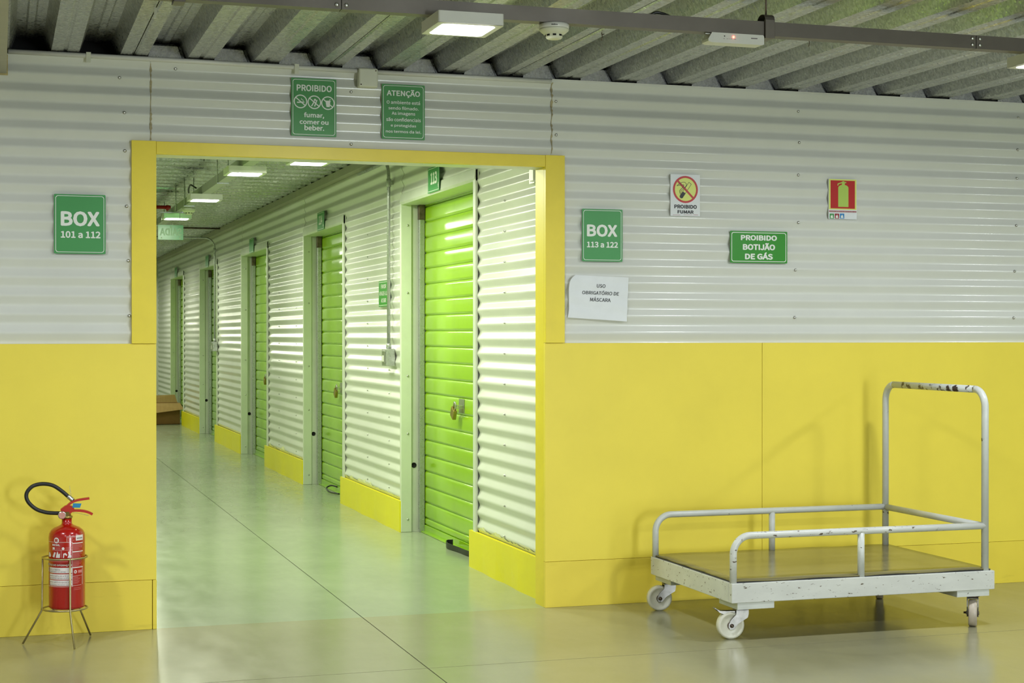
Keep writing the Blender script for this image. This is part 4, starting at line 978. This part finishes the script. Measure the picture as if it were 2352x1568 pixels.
# caster mounts and casters
def caster(px, py, ang, mx, brake, worn, zmount=.148):
    # px,py: wheel centre on the floor; ang: direction of the wheel axle
    R = .0635; ax = Vector((cos(ang), sin(ang), 0)); fwd = Vector((-sin(ang), cos(ang), 0))
    c = thing_part('caster', (px, py, 0), tr)
    T = Matrix.Translation((px, py, R)) @ Matrix.Rotation(ang, 4, 'Z')
    wm = m_nylon2 if worn else m_nylon
    mb = MB(); mb.X = T; mb.lathe([(.018, -.017), (.045, -.0145), (.050, -.020), (.058, -.020), (R, -.014), (R, .014), (.058, .020), (.050, .020), (.045, .0145), (.018, .017)], (0, 0, 0), 36, 'x'); w = mb.build('wheel', wm, c)
    mb = MB(); mb.X = T; mb.lathe([(.0, -.0305), (.0085, -.030), (.0095, -.028), (.0095, .030), (.005, .031), (.005, .042), (0, .0425)], (0, 0, 0), 14, 'x'); mb.lathe([(.0185, -.0245), (.0185, .0245)], (0, 0, 0), 18, 'x'); mb.build('axle', m_rust, c)
    # fork: two cheeks that sweep up to the swivel, offset along +y of the local frame by mx
    mb = MB(); mb.X = T
    for sx in (-1, 1):
        a, b = (.0215, .0275) if sx > 0 else (-.0275, -.0215)
        mb.prism([(-.016, -.006), (-.008, -.018), (.010, -.017), (.030, .008), (mx+.026, .036), (mx+.031, .055), (mx+.030, .072), (mx-.028, .072), (mx-.030, .050), (-.004, .026), (-.014, .008)] if mx > 0 else
                 [(.016, -.006), (.008, -.018), (-.010, -.017), (mx-.034, .040), (mx-.030, .072), (mx+.026, .072), (.014, .030)], a, b, 'yz')
    mb.box(-.0275, .0275, mx-.030, mx+.030, .066, .0745, .002)
    mb.build('fork', m_fork, c)
    mb = MB(); mb.X = T; mb.lathe([(.026, .0748), (.033, .077), (.033, .083), (.024, .0855)], (0, mx, 0), 24); mb.build('swivel', m_rust, c)
    if brake:
        mb = MB(); mb.X = T; sg = -1 if mx > 0 else 1
        mb.prism([(mx, .066), (mx, .052), (sg*.030+mx*.2, .046), (sg*.055, .060), (sg*.075, .082), (sg*.080, .080), (sg*.052, .068), (sg*.02, .066)], -.016, .016, 'yz'); mb.build('brake_pedal', m_fork, c)
    return c
def thing_part(name, loc, parent):
    o = bpy.data.objects.new(name, None); COL.objects.link(o); o.parent = parent
    o.location = Vector(loc)-WL[parent.name]; o.empty_display_size = .05; WL[o.name] = Vector(loc); return o
ax = radians(-100)          # axle looks at the camera: the wheel shows its face
def wheel_at(px, py): d = ray(px, py); return CAM+d*(-CAM.z/d.z)
a = wheel_at(1677, 1466); caster(a.x, a.y, radians(-98), .050, True, False)
b = wheel_at(1514, 1401); caster(b.x, b.y, radians(-100), .050, False, False)
c = wheel_at(2234, 1437); caster(c.x, c.y, radians(146.5), -.022, False, True)
d = wheel_at(2020, 1374); caster(d.x, d.y, radians(150), -.022, False, True)
for (mx0, mx1, my0, my1) in ((X0+.030, X0+.215, Y0+.004, Y0+.20), (X0+.025, X0+.21, Y1-.20, Y1-.004), (X1-.205, X1-.028, Y0+.004, Y0+.20), (X1-.205, X1-.028, Y1-.20, Y1-.004)):
    mb = MB(); mb.box(mx0, mx1, my0, my0+.004, .150, .1795); mb.box(mx0, mx0+.004, my0+.0041, my1-.0041, .150, .1795); mb.box(mx1-.004, mx1, my0+.0041, my1-.0041, .150, .1795); mb.box(mx0, mx1, my1-.004, my1, .150, .1795); mb.box(mx0+.01, mx1-.01, my0+.0041, my1-.0041, .1495, .1535)
    mb.build('caster_mount', m_trolley, tr)
